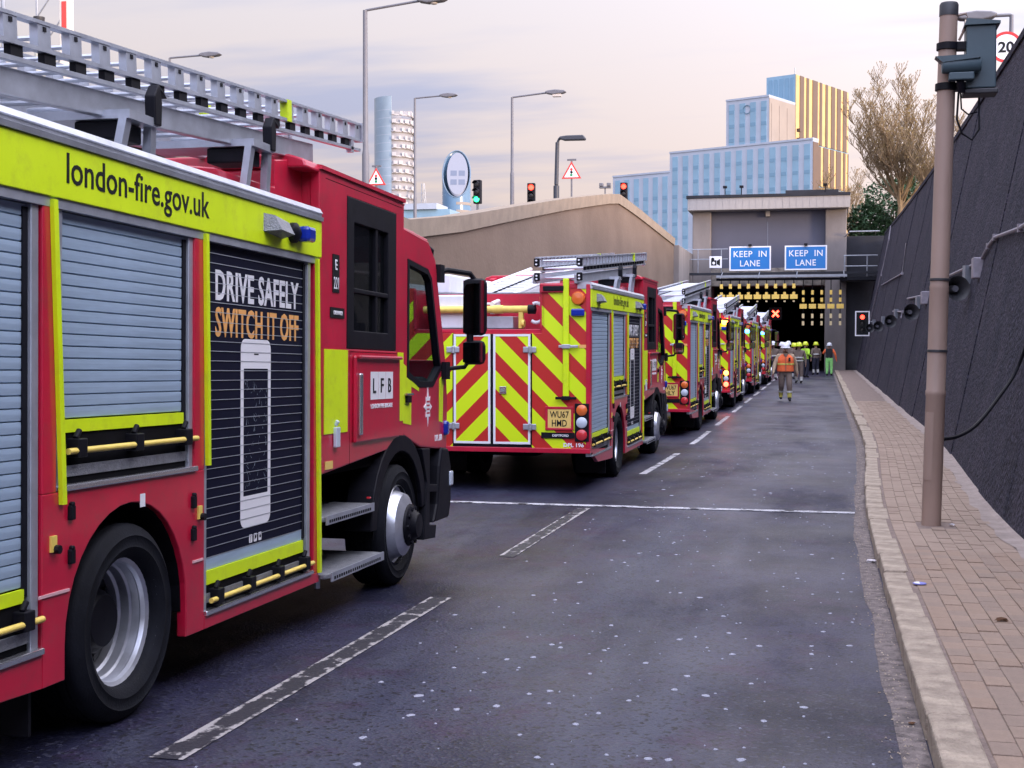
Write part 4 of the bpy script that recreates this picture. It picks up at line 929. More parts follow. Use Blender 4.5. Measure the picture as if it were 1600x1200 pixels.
# overhead sign gantry with rails and its two blue signs
gy = 82.2
gan = thing('sign_gantry', 'long thin steel gantry beam carrying the blue signs across the tunnel mouth', 'gantry', (0, gy, 0))
MB().box(-9.0, 3.3, -.14, .14, 5.58, 5.72).build('beam', M['conc_dk'], gan)
for z in (6.55, 7.15): MB().cyl((-9.0, .12, z), (-5.6, .12, z), .03, n=6).build('rail', M['galv'], gan)
for x in (-8.8, -7.4, -6.0): MB().cyl((x, .12, 5.72), (x, .12, 7.15), .03, n=6).build('upright', M['galv'], gan)
for x in (-5.0, -3.7, -1.6, -.4): MB().box(x - .04, x + .04, .10, .16, 5.72, 7.3).build('sign_bracket', M['galv'], gan)
for x, lab in ((-4.27, 'blue sign reading KEEP IN LANE, the left one of the pair'), (-1.0, 'blue sign reading KEEP IN LANE, the right one of the pair')):
    sg = thing('road_sign', lab, 'road sign', (x, gy - .16, 6.55), group='keep in lane signs')
    MB().box(-1.22, 1.22, 0, .06, -.72, .72).build('sign_face', M['sign_blue'], sg, bevel=.01)
    MB().ring([(-1.23, -.73), (1.23, -.73), (1.23, .73), (-1.23, .73)], [(-1.15, -.65), (1.15, -.65), (1.15, .65), (-1.15, .65)], 'y', -.006, .07).build('sign_border', M['sign_pale'] if 'sign_pale' in M else M['white'], sg)
    text('KEEP  IN', 1.95, .36, M['white'], (0, -.004, .27), '-y', sg, off=.008, spacing=1.08); text('LANE', 1.18, .36, M['white'], (0, -.004, -.29), '-y', sg, off=.008, spacing=1.08)
    MB().box(-.1, .1, -.25, .05, .72, .84).build('sign_lamp', M['black'], sg)
cs = thing('camera_sign', 'small white square camera warning sign left of the blue signs', 'road sign', (-6.32, gy - .2, 6.35))
MB().box(-.37, .37, 0, .04, -.35, .35).build('sign_face', M['white'], cs, bevel=.03)
mb = MB(); mb.box(-.27, .05, -.006, -.001, -.2, .12); mb.prism([(.07, -.12), (.27, -.22), (.27, .2), (.07, .08)], 'y', -.006, -.001); mb.lathe([(.1, 0), (.1, .004)], (-.17, -.006, .18), 'y', 12); mb.mi = 1; mb.lathe([(.085, 0), (.085, .003)], (-.11, -.009, -.05), 'y', 12); mb.build('camera_symbol', [M['txt'], M['white']], cs)
# hanging height markers
hm = thing('marker_beam', 'dark horizontal beam from which the yellow height markers hang', 'beam', (0, 79.8, 0))
MB().box(-6.1, 1.35, -.06, .06, 5.12, 5.26).build('beam', M['dark'], hm); MB().box(-6.1, 1.35, -.1, .1, 5.3, 5.44).build('upper_beam', M['galv'], hm)
for x in (-5.9, -3.7, -1.5, 1.2): MB().cyl((x, 0, 5.2), (x, 2.4, 5.75), .03, n=6).build('hanger', M['galv'], hm)
ORD = ['first', 'second', 'third', 'fourth', 'fifth', 'sixth', 'seventh', 'eighth', 'ninth']
M['mk_yel'] = mat('marker_yellow', (.85, .58, .12), .5); M['mk_pale'] = mat('marker_pale', (.70, .56, .30), .6)
def marker(x, blocks, zb, lab, grp):
    o = thing('height_marker', lab, 'height marker', (x, 79.8, 5.15), group=grp)
    MB().cyl((0, 0, .0), (0, 0, zb - 5.15), .025, n=6).build('chain', M['dark'], o)
    for z, w, h, m in blocks: w *= 1.2; MB().box(-w / 2, w / 2, -.05, .05, z - 5.15 - h / 2, z - 5.15 + h / 2).build('marker_block', M[m], o, bevel=.01)
for k in range(9):
    marker(-5.80 + k * .52, [(4.79, .15, .27, 'mk_yel'), (4.36, .13, .16, 'mk_yel'), (4.17, .36, .26, 'mk_yel'), (3.9, .1, .08, 'mk_pale')], 3.86, ORD[k] + ' from the left of the nine short yellow height markers', 'short height markers over the left lane')
for k in range(5):
    marker(-1.10 + k * .52, [(4.40, .12, .26, 'mk_yel'), (3.97, .12, .24, 'mk_yel'), (3.60, .34, .27, 'mk_yel'), (3.04, .12, .26, 'mk_pale'), (2.62, .11, .24, 'mk_pale')], 2.5, ORD[k] + ' from the left of the five long yellow height markers', 'long height markers over the right lane')
# red cross lane signal inside the tunnel
ls = thing('lane_signal', 'red illuminated cross hanging inside the dark tunnel mouth', 'signal', (-2.95, 88, 3.35))
MB().box(-.42, .42, 0, .2, -.42, .42).build('signal_box', M['txt'], ls, bevel=.02)
mb = MB()
for a in (45, -45):
    c_, s_ = math.cos(R(a)), math.sin(R(a)); w = .05; L = .27
    mb.prism([(c_ * L - s_ * w, s_ * L + c_ * w), (c_ * L + s_ * w, s_ * L - c_ * w), (-c_ * L + s_ * w, -s_ * L - c_ * w), (-c_ * L - s_ * w, -s_ * L + c_ * w)], 'y', -.03 - .004 * (a > 0), -.001)
mb.build('red_cross', M['red_on'], ls)
MB().cyl((0, .1, .42), (0, .1, 1.65), .03, n=6).build('hanger', M['dark'], ls)

# ------------------------------------------------------------------ things on and beside the right wall
def wx(s, z): return 1.68 + xc(s) + BAT * (z - zr(s) - .12)
def signal(lab, loc, on, face=0, scale=1.0, board=False, post=None, group=None):
    o = thing('traffic_light', lab, 'traffic light', loc, (0, 0, face), group)
    k = scale
    if board:
        MB().ring([(-.36 * k, -.64 * k), (.36 * k, -.64 * k), (.36 * k, .64 * k), (-.36 * k, .64 * k)], [(-.30 * k, -.58 * k), (.30 * k, -.58 * k), (.30 * k, .58 * k), (-.30 * k, .58 * k)], 'y', -.012, .02).build('white_border', M['white'], o)
        MB().box(-.31 * k, .31 * k, 0, .03, -.59 * k, .59 * k).build('backboard', M['txt'], o)
    MB().box(-.17 * k, .17 * k, .031, .25, -.52 * k, .52 * k).build('housing', M['black'], o, bevel=.03)
    for z, nm, c in ((.33, 'red_lamp', 'red'), (0, 'amber_lamp', 'amber'), (-.33, 'green_lamp', 'green')):
        m_ = {'red': M['red_glow'], 'green': M['green_on']}.get(c) if on == c else mat('unlit_lens', (.02, .02, .022), .3) if 'unlit' not in M else M['unlit']
        MB().lathe([(.12 * k, .035), (.11 * k, -.0135), (.06 * k, -.03), (0, -.032)], (0, 0, z * k), 'y', 16).build(nm, m_, o, smooth=40)
        mb = MB(); a = arc(0, z * k, .15 * k, 10, 170, 8); b = arc(0, z * k, .135 * k, 170, 10, 8); mb.prism(a + b, 'y', -.16 * k, .03); mb.build('visor', M['black'], o)
    if post: MB().cyl((0, .14, -.5 * k), (0, .14, -post), .05, n=8).build('post', M['post_grey'], o)
    return o
M['unlit'] = mat('unlit_lens', (.02, .02, .022), .3)
signal('red traffic light with white border mounted on the dark sloping wall', (1.98, 71, 2.48), 'red', board=True)
MB().cyl((.1, .2, .1), (.62, .25, .1), .03, n=6).build('bracket', M['galv'], bpy.data.objects['traffic_light'])
HORNS = [(24.7, 2.47, 'nearest horn loudspeaker on the dark wall, right of the brown pole'), (36.7, 2.32, 'second horn loudspeaker on the dark wall, just left of the brown pole'), (47.3, 2.24, 'third horn loudspeaker along the dark wall'), (57.2, 2.18, 'fourth horn loudspeaker along the dark wall'), (67, 2.2, 'farthest horn loudspeaker on the dark wall, beside the red traffic light')]
for k, (s, z, lab) in enumerate(HORNS):
    x = wx(s, z); o = thing('horn_loudspeaker', lab, 'loudspeaker', (x - .32, s - .05, z), (0, R(0), R(18)), 'horn loudspeakers along the wall')
    mb = MB(); mb.lathe([(.215, -.30), (.20, -.29), (.12, -.12), (.07, .0), (.065, .08), (.06, .08), (.06, .0), (.11, -.12), (.19, -.285), (.21, -.296)], (0, 0, 0), 'y', 24, close=True); mb.build('horn', M['tankm'], o, smooth=50)
    mb = MB(); mb.lathe([(.055, -.2), (.07, -.1), (.075, .1), (0, .12)], (0, 0, 0), 'y', 16); mb.build('driver', M['post_grey'], o, smooth=40)
    mb = MB(); mb.tube([(0, .05, .06), (.12, .12, .12), (.34, .1, .14)], .02, 6); mb.box(.28, .40, .05, .17, .10, .42); mb.build('bracket', M['galv'], o)
M['conduit'] = mat('grey_conduit', (.28, .26, .30), .6, .2, var=.2, vscale=8)
def conduit(pts, lab, r=.028):
    P = [(wx(s, z) - .045, s, z) for s, z in pts]
    mb = MB(); mb.tube(P, r, 8); o = mb.build('conduit', M['conduit'], smooth=40); tag(o, lab, 'conduit')
    mb = MB()
    for p in P[1:-1]: mb.box(p[0] - .03, p[0] + .05, p[1] - .05, p[1] + .05, p[2] - .05, p[2] + .05)
    if len(P) > 2: mb.build('elbow', M['conduit'], o)
    return o
conduit([(30.5, 2.93), (23.2, 2.86), (22.3, 3.05), (21.4, 3.12), (17.6, 2.95), (14.0, 2.95)], 'pale conduit running along the dark wall behind the brown pole')
o = MB().box(wx(23.1, 2.75) - .16, wx(23.1, 2.75) + .05, 22.95, 23.25, 2.58, 2.92).build('junction_box', M['conduit'], bevel=.02); tag(o, 'pale junction box on the wall above the nearest horn loudspeaker', 'junction box')
o = MB().box(wx(34.9, 2.62) - .16, wx(34.9, 2.62) + .05, 34.7, 35.1, 2.48, 2.80).build('junction_box', M['conduit'], bevel=.02); tag(o, 'pale junction box on the wall above the second horn loudspeaker', 'junction box')
conduit([(43.2, 2.88), (35.1, 2.72)], 'short pale conduit reaching the second horn loudspeaker')
conduit([(51, 2.66), (44.4, 2.5), (44.4, 2.3)], 'short pale conduit reaching the third horn loudspeaker')
conduit([(74.5, 7.7), (73.2, 6.9), (73.4, 5.05), (75.4, 2.5)], 'long thin conduit climbing the dark wall to its top by the tunnel', .035)
conduit([(69, 4.35), (50.2, 4.0), (52.1, 5.2)], 'bent grey conduit high on the dark wall', .03)
ctl = [Vector(q) for q in ((1.09, 13.1, .64), (1.25, 13.3, .655), (1.45, 13.6, .75), (1.7, 14.1, .98), (1.93, 14.45, 1.28), (wx(14.2, 1.8) - .03, 14.2, 1.8), (wx(13.7, 2.6) - .03, 13.7, 2.6), (wx(13.2, 3.4) - .03, 13.2, 3.4))]
cpts = []
for k in range(len(ctl) - 1):
    p0, p1, p2, p3 = ctl[max(k - 1, 0)], ctl[k], ctl[k + 1], ctl[min(k + 2, len(ctl) - 1)]
    for q in range(6):
        u = q / 6; cpts.append(.5 * (2 * p1 + (p2 - p0) * u + (2 * p0 - 5 * p1 + 4 * p2 - p3) * u * u + (3 * p1 - p0 - 3 * p2 + p3) * u ** 3))
mb = MB(); mb.tube(cpts, .018, 8); tag(mb.build('cable', M['black'], smooth=40), 'black cable sagging from the brown pole across the dark wall', 'cable')

# brown steel pole with camera and cabinet
M['brown'] = mat('brown_pole_paint', (.32, .225, .18), .55, var=.12, vscale=3, stretch=(1, 1, .3))
M['bluegrey'] = mat('blue_grey_enamel', (.055, .09, .11), .45, var=.1, vscale=4)
pole = thing('camera_pole', 'tall brown steel pole standing on the footway beside the dark wall', 'pole', (1.0, 13.05, zr(13.05) + KH), (0, R(1.35), 0))
mb = MB(); mb.lathe([(.088, -.1), (.088, 1.2), (.092, 1.21), (.092, 1.25), (.086, 1.26), (.086, 2.2), (.088, 2.21), (.084, 2.23), (.080, 4.78)], (0, 0, 0), 'z', 28); mb.build('shaft', M['brown'], pole, smooth=40)
mb = MB(); mb.lathe([(.085, 4.70), (.085, 4.80), (.075, 4.82), (0, 4.825)], (0, 0, 0), 'z', 24); mb.build('cap', M['tankm'], pole, smooth=40)
mb = MB(); a = [(.0895 * math.cos(R(q)), .0895 * math.sin(R(q))) for q in range(200, 262, 6)]; b = [(.094 * math.cos(R(q)), .094 * math.sin(R(q))) for q in range(260, 198, -6)]; mb.prism(a + b, 'z', .42, 1.05); mb.build('access_door', M['brown'], pole)
for z in (1.62, 2.28): MB().lathe([(.090, z - .012), (.094, z - .01), (.094, z + .01), (.090, z + .012)], (0, 0, 0), 'z', 24).build('strap', M['tankm'], pole)
for z in (4.05, 4.42): 
    mb = MB(); mb.lathe([(.082, z - .035), (.10, z - .03), (.10, z + .03), (.082, z + .035)], (0, 0, 0), 'z', 20); mb.box(.06, .22, -.06, .06, z - .035, z + .035); mb.build('clamp', M['black'], pole, smooth=30)
mb = MB(); mb.tube([(.07, 0, 4.70), (.15, 0, 4.72), (.18, 0, 4.66), (.10, .02, 4.48)], .012, 6); mb.build('wire', M['brown'], pole)
mb = MB(); mb.tube([(.11, 0, 4.0), (.10, -.03, 3.75), (.15, -.03, 3.62), (.24, -.03, 3.56), (.30, -.03, 3.66), (.29, 0, 3.95)], .010, 6); mb.tube([(.13, .03, 4.0), (.14, 0, 3.85), (.2, 0, 3.8), (.28, 0, 3.82)], .008, 6); mb.build('wire', M['black'], pole)
cab_ = thing('equipment_cabinet', 'blue grey equipment cabinet clamped high on the brown pole', 'cabinet', (1.36, 13.05, 4.13))
mb = MB(); mb.box(-.10, .16, -.10, .14, -.27, .30); mb.build('case', M['bluegrey'], cab_, bevel=.012)
mb = MB(); mb.prism([(-.12, .30), (.19, .30), (.19, .325), (-.10, .36)], 'y', -.13, .17); mb.build('rain_hood', M['bluegrey'], cab_)
mb = MB(); mb.box(-.12, .18, -.11, .15, -.32, -.275); mb.build('base', M['tankm'], cab_, bevel=.01)
cc = thing('security_camera', 'blue grey tubular camera mounted on the brown pole below the cabinet hood', 'camera', (1.20, 12.88, 4.06), (0, 0, R(0)))
mb = MB(); mb.lathe([(.065, -.16), (.075, -.15), (.075, .16), (.06, .18), (0, .18)], (0, 0, 0), 'x', 20, sx=.85); mb.build('housing', M['bluegrey'], cc, smooth=40)
mb = MB(); mb.prism([(-.22, .075), (.17, .085), (.17, .05), (-.16, .02)], 'y', -.07, .07); mb.build('sun_shield', M['bluegrey'], cc)
mb = MB(); mb.box(-.10, .12, -.05, .05, -.14, -.07); mb.build('bracket', M['bluegrey'], cc, bevel=.01)
mb = MB(); mb.cyl((.0, .0, -.14), (.02, .04, -.24), .035, n=10); mb.build('swivel', M['black'], cc)

# lamp post and 20 sign behind the wall
def lamp_post(lab, loc, h, arm, material, head='slim', r=.07, tilt=.3, group='street lamps above the walls'):
    o = thing('street_lamp', lab, 'street lamp', loc, group=group)
    L = abs(arm); sg = 1 if arm > 0 else -1
    mb = MB(); mb.tube([(0, 0, 0), (0, 0, h * .4), (0, 0, h * .42), (0, 0, h)], [r * 1.35, r * 1.3, r, r * .8], 12); mb.build('column', material, o, smooth=40)
    if head != 'none':
        mb = MB(); mb.tube([(0, 0, h - .02), (sg * .03, 0, h - .0), (sg * (L - .5), 0, h + tilt * .55), (sg * (L - .3), 0, h + tilt * .6)], .035, 8); mb.build('arm', material, o, smooth=40)
        x0 = L - .45; z = h + tilt * .6
        mb = MB(); pr = [(x0, .03), (x0 + .12, .075), (x0 + .4, .10), (x0 + .75, .06), (x0 + .82, .0), (x0 + .7, -.055), (x0 + .3, -.09), (x0 + .05, -.04)]
        mb.prism([(sg * p[0], z + p[1]) for p in pr], 'y', -.13, .13); hd = mb.build('lantern', material, o, bevel=.03)
        mb = MB(); mb.box(min(sg * (x0 + .3), sg * (x0 + .62)), max(sg * (x0 + .3), sg * (x0 + .62)), -.1, .1, z - .17, z - .07) if head == 'box' else mb.lathe([(.10, 0), (.08, -.03), (0, -.045)], (sg * (x0 + .45), 0, z - .08), 'z', 12)
        mb.build('lens', M['lamp_lens'], hd)
    return o
M['lamp_lens'] = mat('frosted_lens', (.55, .50, .45), .4)
lamp_post('street lamp with glass bowl behind the top of the dark wall', (3.62, 28.5, 6.5), 1.55, -.72, M['post_grey'], 'box', .05, .0)
sg = thing('speed_sign', 'round red bordered speed limit sign reading 20 behind the dark wall', 'road sign', (3.50, 28.3, 7.38))
MB().lathe([(.30, .02), (.30, 0)], (0, 0, 0), 'y', 36).build('sign_face', M['white'], sg)
MB().lathe([(.305, .022), (.305, -.004), (.25, -.004), (.25, .0)], (0, 0, 0), 'y', 36, caps=False).build('red_ring', mat('sign_red', (.6, .02, .02), .4), sg)
text('20', .30, .22, M['txt'], (0, -.004, 0), '-y', sg, off=.03)
MB().cyl((0, .06, -.9), (0, .06, .2), .03, n=8).build('post', M['post_grey'], sg)

# ------------------------------------------------------------------ lamps, signals and signs above the left wall
def gz(s): return lwt(s) - .95
lamp_post('tallest street lamp, rising behind the nearest fire engine cab', (-11.9, 34.2, gz(34)), 10.35 - gz(34), 1.9, M['post_grey'], 'slim', .075, .28)
lamp_post('slender street lamp in front of the left apartment tower', (-17.7, 57.5, 5), 7.35, 1.6, M['post_grey'], 'slim', .06, .1)
lamp_post('street lamp standing between the green and red traffic lights', (-11.7, 50.7, gz(50)), 10.95 - gz(50), 1.75, M['post_grey'], 'box', .06, .2)
lamp_post('small street lamp far left above the ladder of the nearest fire engine', (-22.6, 44, 4), 7.6, 1.6, M['post_grey'], 'slim', .05, .06)
M['dkpost'] = mat('dark_lamp_paint', (.035, .04, .055), .5)
o = thing('street_lamp', 'short dark street lamp with flat lantern on the buff wall', 'street lamp', (-9.65, 49.1, gz(49)), group='street lamps above the walls')
mb = MB(); mb.tube([(0, 0, 0), (0, 0, 1.4), (0, 0, 1.45), (.04, 0, 3.0)], [.11, .11, .08, .075], 12); mb.build('column', M['dkpost'], o, smooth=40)
mb = MB(); mb.tube([(.04, 0, 2.98), (.1, 0, 3.12), (.3, 0, 3.18)], .05, 8); mb.build('arm', M['dkpost'], o)
mb = MB(); mb.prism([(.1, 3.13), (.3, 3.06), (1.08, 3.05), (1.1, 3.12), (1.02, 3.23), (.4, 3.23), (.15, 3.2)], 'y', -.16, .16); mb.build('lantern', M['dkpost'], o, bevel=.03)
signal('traffic light showing green above the buff wall', (-13.05, 50.4, 7.34), 'green', R(-8), .88, post=2.6, group='traffic lights above the buff wall')
signal('traffic light showing red next to the dark short street lamp', (-10.98, 50.8, 7.2), 'red', R(5), .9, post=2.2, group='traffic lights above the buff wall')
signal('traffic light showing red where the buff wall slopes down to the portal', (-8.8, 60.5, 8.25), 'red', 0, .95, post=1.7, group='traffic lights above the buff wall')
def tri_sign(lab, loc, w, post):
    o = thing('warning_sign', lab, 'road sign', loc, group='traffic signal warning signs')
    def tri(r): return [(r * math.cos(R(a)), r * math.sin(R(a))) for a in (90, 210, 330)]
    r = w / 1.732
    MB().prism(tri(r), 'y', 0, .02).build('sign_face', M['signred'], o); MB().prism(tri(r * .74), 'y', -.004, -.0005).build('white_triangle', M['white'], o)
    for k, m_ in enumerate(('signred', 'txt', 'green_dk')): MB().lathe([(r * .12, -.008), (r * .12, -.0045)], (0, 0, r * (.30 - .24 * k)), 'y', 12).build('symbol', M[m_], o)
    MB().box(-r * .4, r * .4, .03, .1, r * 1.08, r * 1.22).build('sign_lamp', M['post_grey'], o); MB().cyl((0, .05, r * 1.1), (0, .05, -post), .035, n=8).build('post', M['post_grey'], o)
M['signred'] = mat('sign_red', (.55, .05, .04), .45); M['green_dk'] = mat('sign_green', (.02, .25, .1), .5)
tri_sign('red triangle warning sign on the post above the nearest cab', (-12.9, 38, 6.35), .60, 3); tri_sign('red triangle warning sign beside the short dark street lamp', (-9.1, 49.2, 7.8), .74, 1.6)
o = thing('post_camera', 'small camera on a thin post at the peak of the buff wall', 'camera', (-9.0, 56.5, gz(56.5)))
MB().cyl((0, 0, 0), (0, 0, 1.5), .03, n=6).build('post', M['post_grey'], o); mb = MB(); mb.box(-.25, .25, -.08, .08, 1.46, 1.54); mb.box(-.24, -.08, -.12, .1, 1.54, 1.68); mb.box(.08, .24, -.12, .1, 1.54, 1.68); mb.build('camera_head', M['post_grey'], o, bevel=.02)
# posts at the far left
o = thing('banner_post', 'white post with a red stripe at the far left', 'post', (-16.35, 27, 3.2))
MB().box(-.11, .11, -.11, .11, 0, 8).build('post', mat('cream_paint', (.62, .57, .50), .6), o, bevel=.01)
for z0, z1 in ((1.9, 2.6), (5.05, 5.85)): MB().box(-.05, .06, -.125, -.112, z0, z1).build('red_stripe', M['signred'], o)
o = thing('vent_post', 'pale post with dark cap at the far left', 'post', (-16.78, 26.6, 3.2))
MB().cyl((0, 0, 0), (0, 0, 5.1), .105, n=16).build('shaft', mat('pale_green_paint', (.45, .45, .38), .6), o, smooth=40); MB().lathe([(.11, 5.1), (.12, 5.12), (.12, 5.42), (.125, 5.43), (.125, 5.46), (0, 5.47)], (0, 0, 0), 'z', 16).build('cap', M['tankm'], o, smooth=40)
o = thing('lattice_mast', 'thin lattice mast beside the red striped post', 'mast', (-18.0, 29, 3))
for x in (-.35, .35): MB().cyl((x, 0, 0), (x, 0, 9), .03, n=6).build('leg', M['galv'], o)
for k in range(10): MB().cyl((-.35, 0, k * .9), (.35, 0, k * .9 + .9), .018, n=6).build('brace', M['galv'], o)
MB().cyl((-1.25, 0, 0), (-1.25, 0, 8), .05, n=8).build('side_pole', M['galv'], o)
# ------------------------------------------------------------------ buildings beyond
M['bld_white'] = mat('pale_blue_cladding', (.36, .40, .47), .5, var=.07, vscale=.3)
M['bld_blue'] = mat('sky_blue_glazing', (.20, .33, .43), .3, var=.10, vscale=.25)
M['bld_pane'] = mat('dark_blue_pane', (.15, .27, .37), .2)
M['bld_beige'] = mat('beige_render', (.27, .225, .19), .7, var=.08, vscale=.2)
M['gold_a'] = mat('gold_panel', (.56, .37, .13), .35, .15, var=.12, vscale=.4)
M['gold_b'] = mat('bronze_panel', (.12, .072, .042), .5, .1, var=.1, vscale=.4)
hot = thing('stepped_hotel', 'pale blue stepped hotel block behind the tunnel portal', 'building', (-2.2, 283, 6.3), (0, 0, R(-25)))
def facade(root, x0, x1, y, z0, z1, nb, zr0, rows, yd, pane=True):
    wv = (x1 - x0) / nb
    for k in range(nb):
        xa = x0 + k * wv
        MB().box(xa + wv * .28, xa + wv * .80, y - .12, y - .001, z0, z1 - .8).build('glazing_strip', M['bld_blue'], root)
        if pane:
            for r_ in range(rows):
                z = zr0 + 3.0 * r_
                if z + 1 < z1: link('window', PANE, root, loc=(xa + wv * .54, y - .13, z))
PANE = MB().box(-.58, .58, -.03, .005, 0, .75).mesh('window', M['bld_pane'])
H0 = 6.3
for x0, x1, y1, zt, nb, zr0, rows, nm in ((-49, -34.02, 14, 38.8, 6, 21, 5, 'west'), (-34, 0, 2.6, 42.9, 13, 21, 7, 'mid'), (-20.2, -10.1, 12.4, 52.8, 4, 44, 3, 'top')):
    z0 = 0 if nm != 'top' else 42.91 - H0
    MB().box(x0, x1, 0 if nm != 'top' else .3, y1, z0, zt - H0).build('block', M['bld_white'] if nm != 'top' else M['bld_white'], hot)
    MB().box(x0 - .05, x1 + .05, (0 if nm != 'top' else .3) - .15, y1, zt - H0, zt - H0 + .4).build('parapet', M['bld_white'], hot)
    facade(hot, x0, x1, 0 if nm != 'top' else .3, (2 if nm != 'top' else z0 + .3), zt - H0, nb, zr0 - H0, rows, y1)
MB().box(-10.09, -10.0, .3, 12.4, 42.92 - H0, 52.6 - H0).build('side_wall', M['bld_beige'], hot)
for k in range(3): MB().box(-10.0, -9.93, 1.2 + k * 3.6, 3.4 + k * 3.6, 43.5 - H0, 51.5 - H0).build('side_panel', M['bld_beige'], hot)
MB().box(.02, .1, 0, 2.6, 0, 42.5 - H0).build('side_wall', M['gold_b'], hot)
MB().lathe([(.95, 0), (.95, .06), (.8, .06), (.8, 0)], (-15.15, .12, 50.6 - H0), 'y', 24, caps=False).build('round_emblem', M['bld_pane'], hot)
gt = thing('gold_tower', 'tall tower with gold striped sunlit side behind the stepped hotel', 'building', (-2.2, 283, 6.3), (0, 0, R(-25)))
MB().box(-17.8, -10.84, 14, 41.3, 0, 59.7 - H0).build('block', M['bld_blue'], gt)
rg = random.Random(8); y = 14.0; tog = True
for band, (za, zb) in enumerate(((45.6, 59.6), (36.5, 45.3), (6.5, 36.2))):
    y = 14.0; rg = random.Random(8 + band)
    while y < 41.2:
        w = rg.choice((1.1, 1.8, 2.4, 1.3)) if tog else rg.choice((1.2, 2.0, 2.6)); w = min(w, 41.3 - y)
        MB().box(-10.839, -10.7 if tog else -10.6, y + .02, y + w - .02, za - H0, zb - H0).build('facade_strip', M['gold_a'] if tog else M['gold_b'], gt); y += w; tog = not tog
for k in range(5): MB().box(-17.2 + k * 1.3, -16.4 + k * 1.3, 13.9, 13.999, 44 - H0, 59 - H0).build('glazing_strip', M['bld_pane'], gt)
MB().cyl((-12, 16, 59.7 - H0), (-12, 16, 61.5 - H0), .1, n=6).build('mast', M['galv'], gt)
for k in range(6): MB().box(-10.0, -9.2, 13.0, 13.9, 36 + k * 2 - H0 + 1, 36.7 + k * 2 - H0 + 1).build('balcony', M['gold_b'], gt)

M['tw_glass'] = mat('tower_glass', (.25, .32, .38), .35, .1, var=.1, vscale=.15)
M['tw_bal'] = mat('balcony_white', (.42, .40, .40), .6, var=.06, vscale=.4)
M['tw_dark'] = mat('tower_recess', (.28, .27, .28), .6)
tw = thing('apartment_tower', 'curved apartment tower with stacked balconies behind the tall street lamp', 'building', (-155.0, 477.5, 3), (0, 0, R(18)))
def ell(rx, ry, a0, a1, n): return [(rx * math.cos(R(a0 + (a1 - a0) * i / n)), ry * math.sin(R(a0 + (a1 - a0) * i / n))) for i in range(n + 1)]
MB().prism(ell(7.0, 8.0, 0, 350, 35), 'z', 0, 80).build('core', M['tw_dark'], tw, smooth=30)
MB().prism(ell(7.3, 8.3, 150, 262, 20) + ell(6.2, 7.2, 262, 150, 20), 'z', 0, 88).build('glass_front', M['tw_glass'], tw, smooth=30)
MB().prism(ell(6.6, 7.7, -20, 150, 16) + [(-3, 0)], 'z', 80, 83.5).build('penthouse', M['tw_bal'], tw)
rg = random.Random(2)
for k in range(20):
    z = 24 + k * 3.0
    b = MB().prism(ell(7.6, 8.6, 263, 400, 14) + ell(6.8, 7.8, 400, 263, 14), 'z', z, z + .4).build('balcony', M['tw_bal'], tw)
    mb = MB()
    for a in range(264, 395, 18):
        q = a + rg.choice((0, 4, 9)); w = rg.choice((6, 8, 11))
        mb.prism(ell(8.1, 9.1, q, q + w, 3) + ell(7.85, 8.85, q + w, q, 3), 'z', z + .2, z + 1.5)
    mb.build('balcony_front', M['tw_bal'], b)
for k in range(24): MB().prism(ell(7.33, 8.33, 152, 260, 12) + ell(7.28, 8.28, 260, 152, 12), 'z', 14 + k * 3.0, 14.15 + k * 3.0).build('floor_band', M['bld_white'], tw)
ov = thing('oval_tower', 'rounded blue tower with a slanted oval top facing the road', 'building', (-119.3, 434.5, 3), (0, 0, R(14)))
M['ovface'] = mat('oval_grey', (.19, .20, .24), .5); M['ovwin'] = mat('oval_window', (.09, .11, .16), .3)
n = 40; mb = MB()
for lev in range(12):
    for i in range(n):
        a = 2 * math.pi * i / n; x, y = 4.75 * math.cos(a), 5.4 * math.sin(a); zt = 54.5 + 8.6 * math.sin(a); mb.v.append((x, y, zt * lev / 11))
for lev in range(11):
    for i in range(n): mb.f.append((lev * n + i, lev * n + (i + 1) % n, (lev + 1) * n + (i + 1) % n, (lev + 1) * n + i)); mb.m.append(0)
mb.build('shaft', mat('oval_tower_glass', (.11, .20, .30), .25, var=.15, vscale=.2), ov, smooth=60)
mb = MB(); mb.add([(3.5 * math.cos(a) + .3, 4.7 * math.sin(a), 54.7 + 7.5 * math.sin(a)) for a in [2 * math.pi * i / n for i in range(n)]] + [(3.5 * math.cos(a) + .3, 4.7 * math.sin(a), 54.0 + 7.5 * math.sin(a)) for a in [2 * math.pi * i / n for i in range(n)]], [tuple(range(n))] + [(i, (i + 1) % n, n + (i + 1) % n, n + i) for i in range(n)])
top = mb.build('oval_face', M['ovface'], ov)
mb = MB(); mb.tube([(4.6 * math.cos(a), 5.25 * math.sin(a), 54.5 + 8.4 * math.sin(a)) for a in [2 * math.pi * i / n for i in range(n + 1)]], .25, 6); mb.build('oval_rim', mat('oval_rim_steel', (.10, .15, .21), .4), ov, smooth=40)
for x in (-2.0, .7):
    for v in (-2.6, -.6): 
        mb = MB(); mb.add([(x + a, v + b, 54.7 + 7.8 * (v + b) / 4.9 + .05) for a, b in ((0, 0), (2.1, 0), (2.1, 1.2), (0, 1.2))], [(0, 1, 2, 3)]); mb.add([(x + a, v + b, 54.7 + 7.8 * (v + b) / 4.9 - .05) for a, b in ((0, 0), (2.1, 0), (2.1, 1.2), (0, 1.2))], [(0, 1, 2, 3)]); mb.build('window', M['ovwin'], top)
for k in range(14): MB().prism(ell(4.82, 5.47, 270, 365, 12) + ell(4.76, 5.41, 365, 270, 12), 'z', 10 + k * 2.6, 10.9 + k * 2.6).build('floor_band', M['bld_beige'], ov)
ms = thing('crane_mast', 'thin pale lattice structure right of the apartment tower', 'mast', (-141, 470, 3))
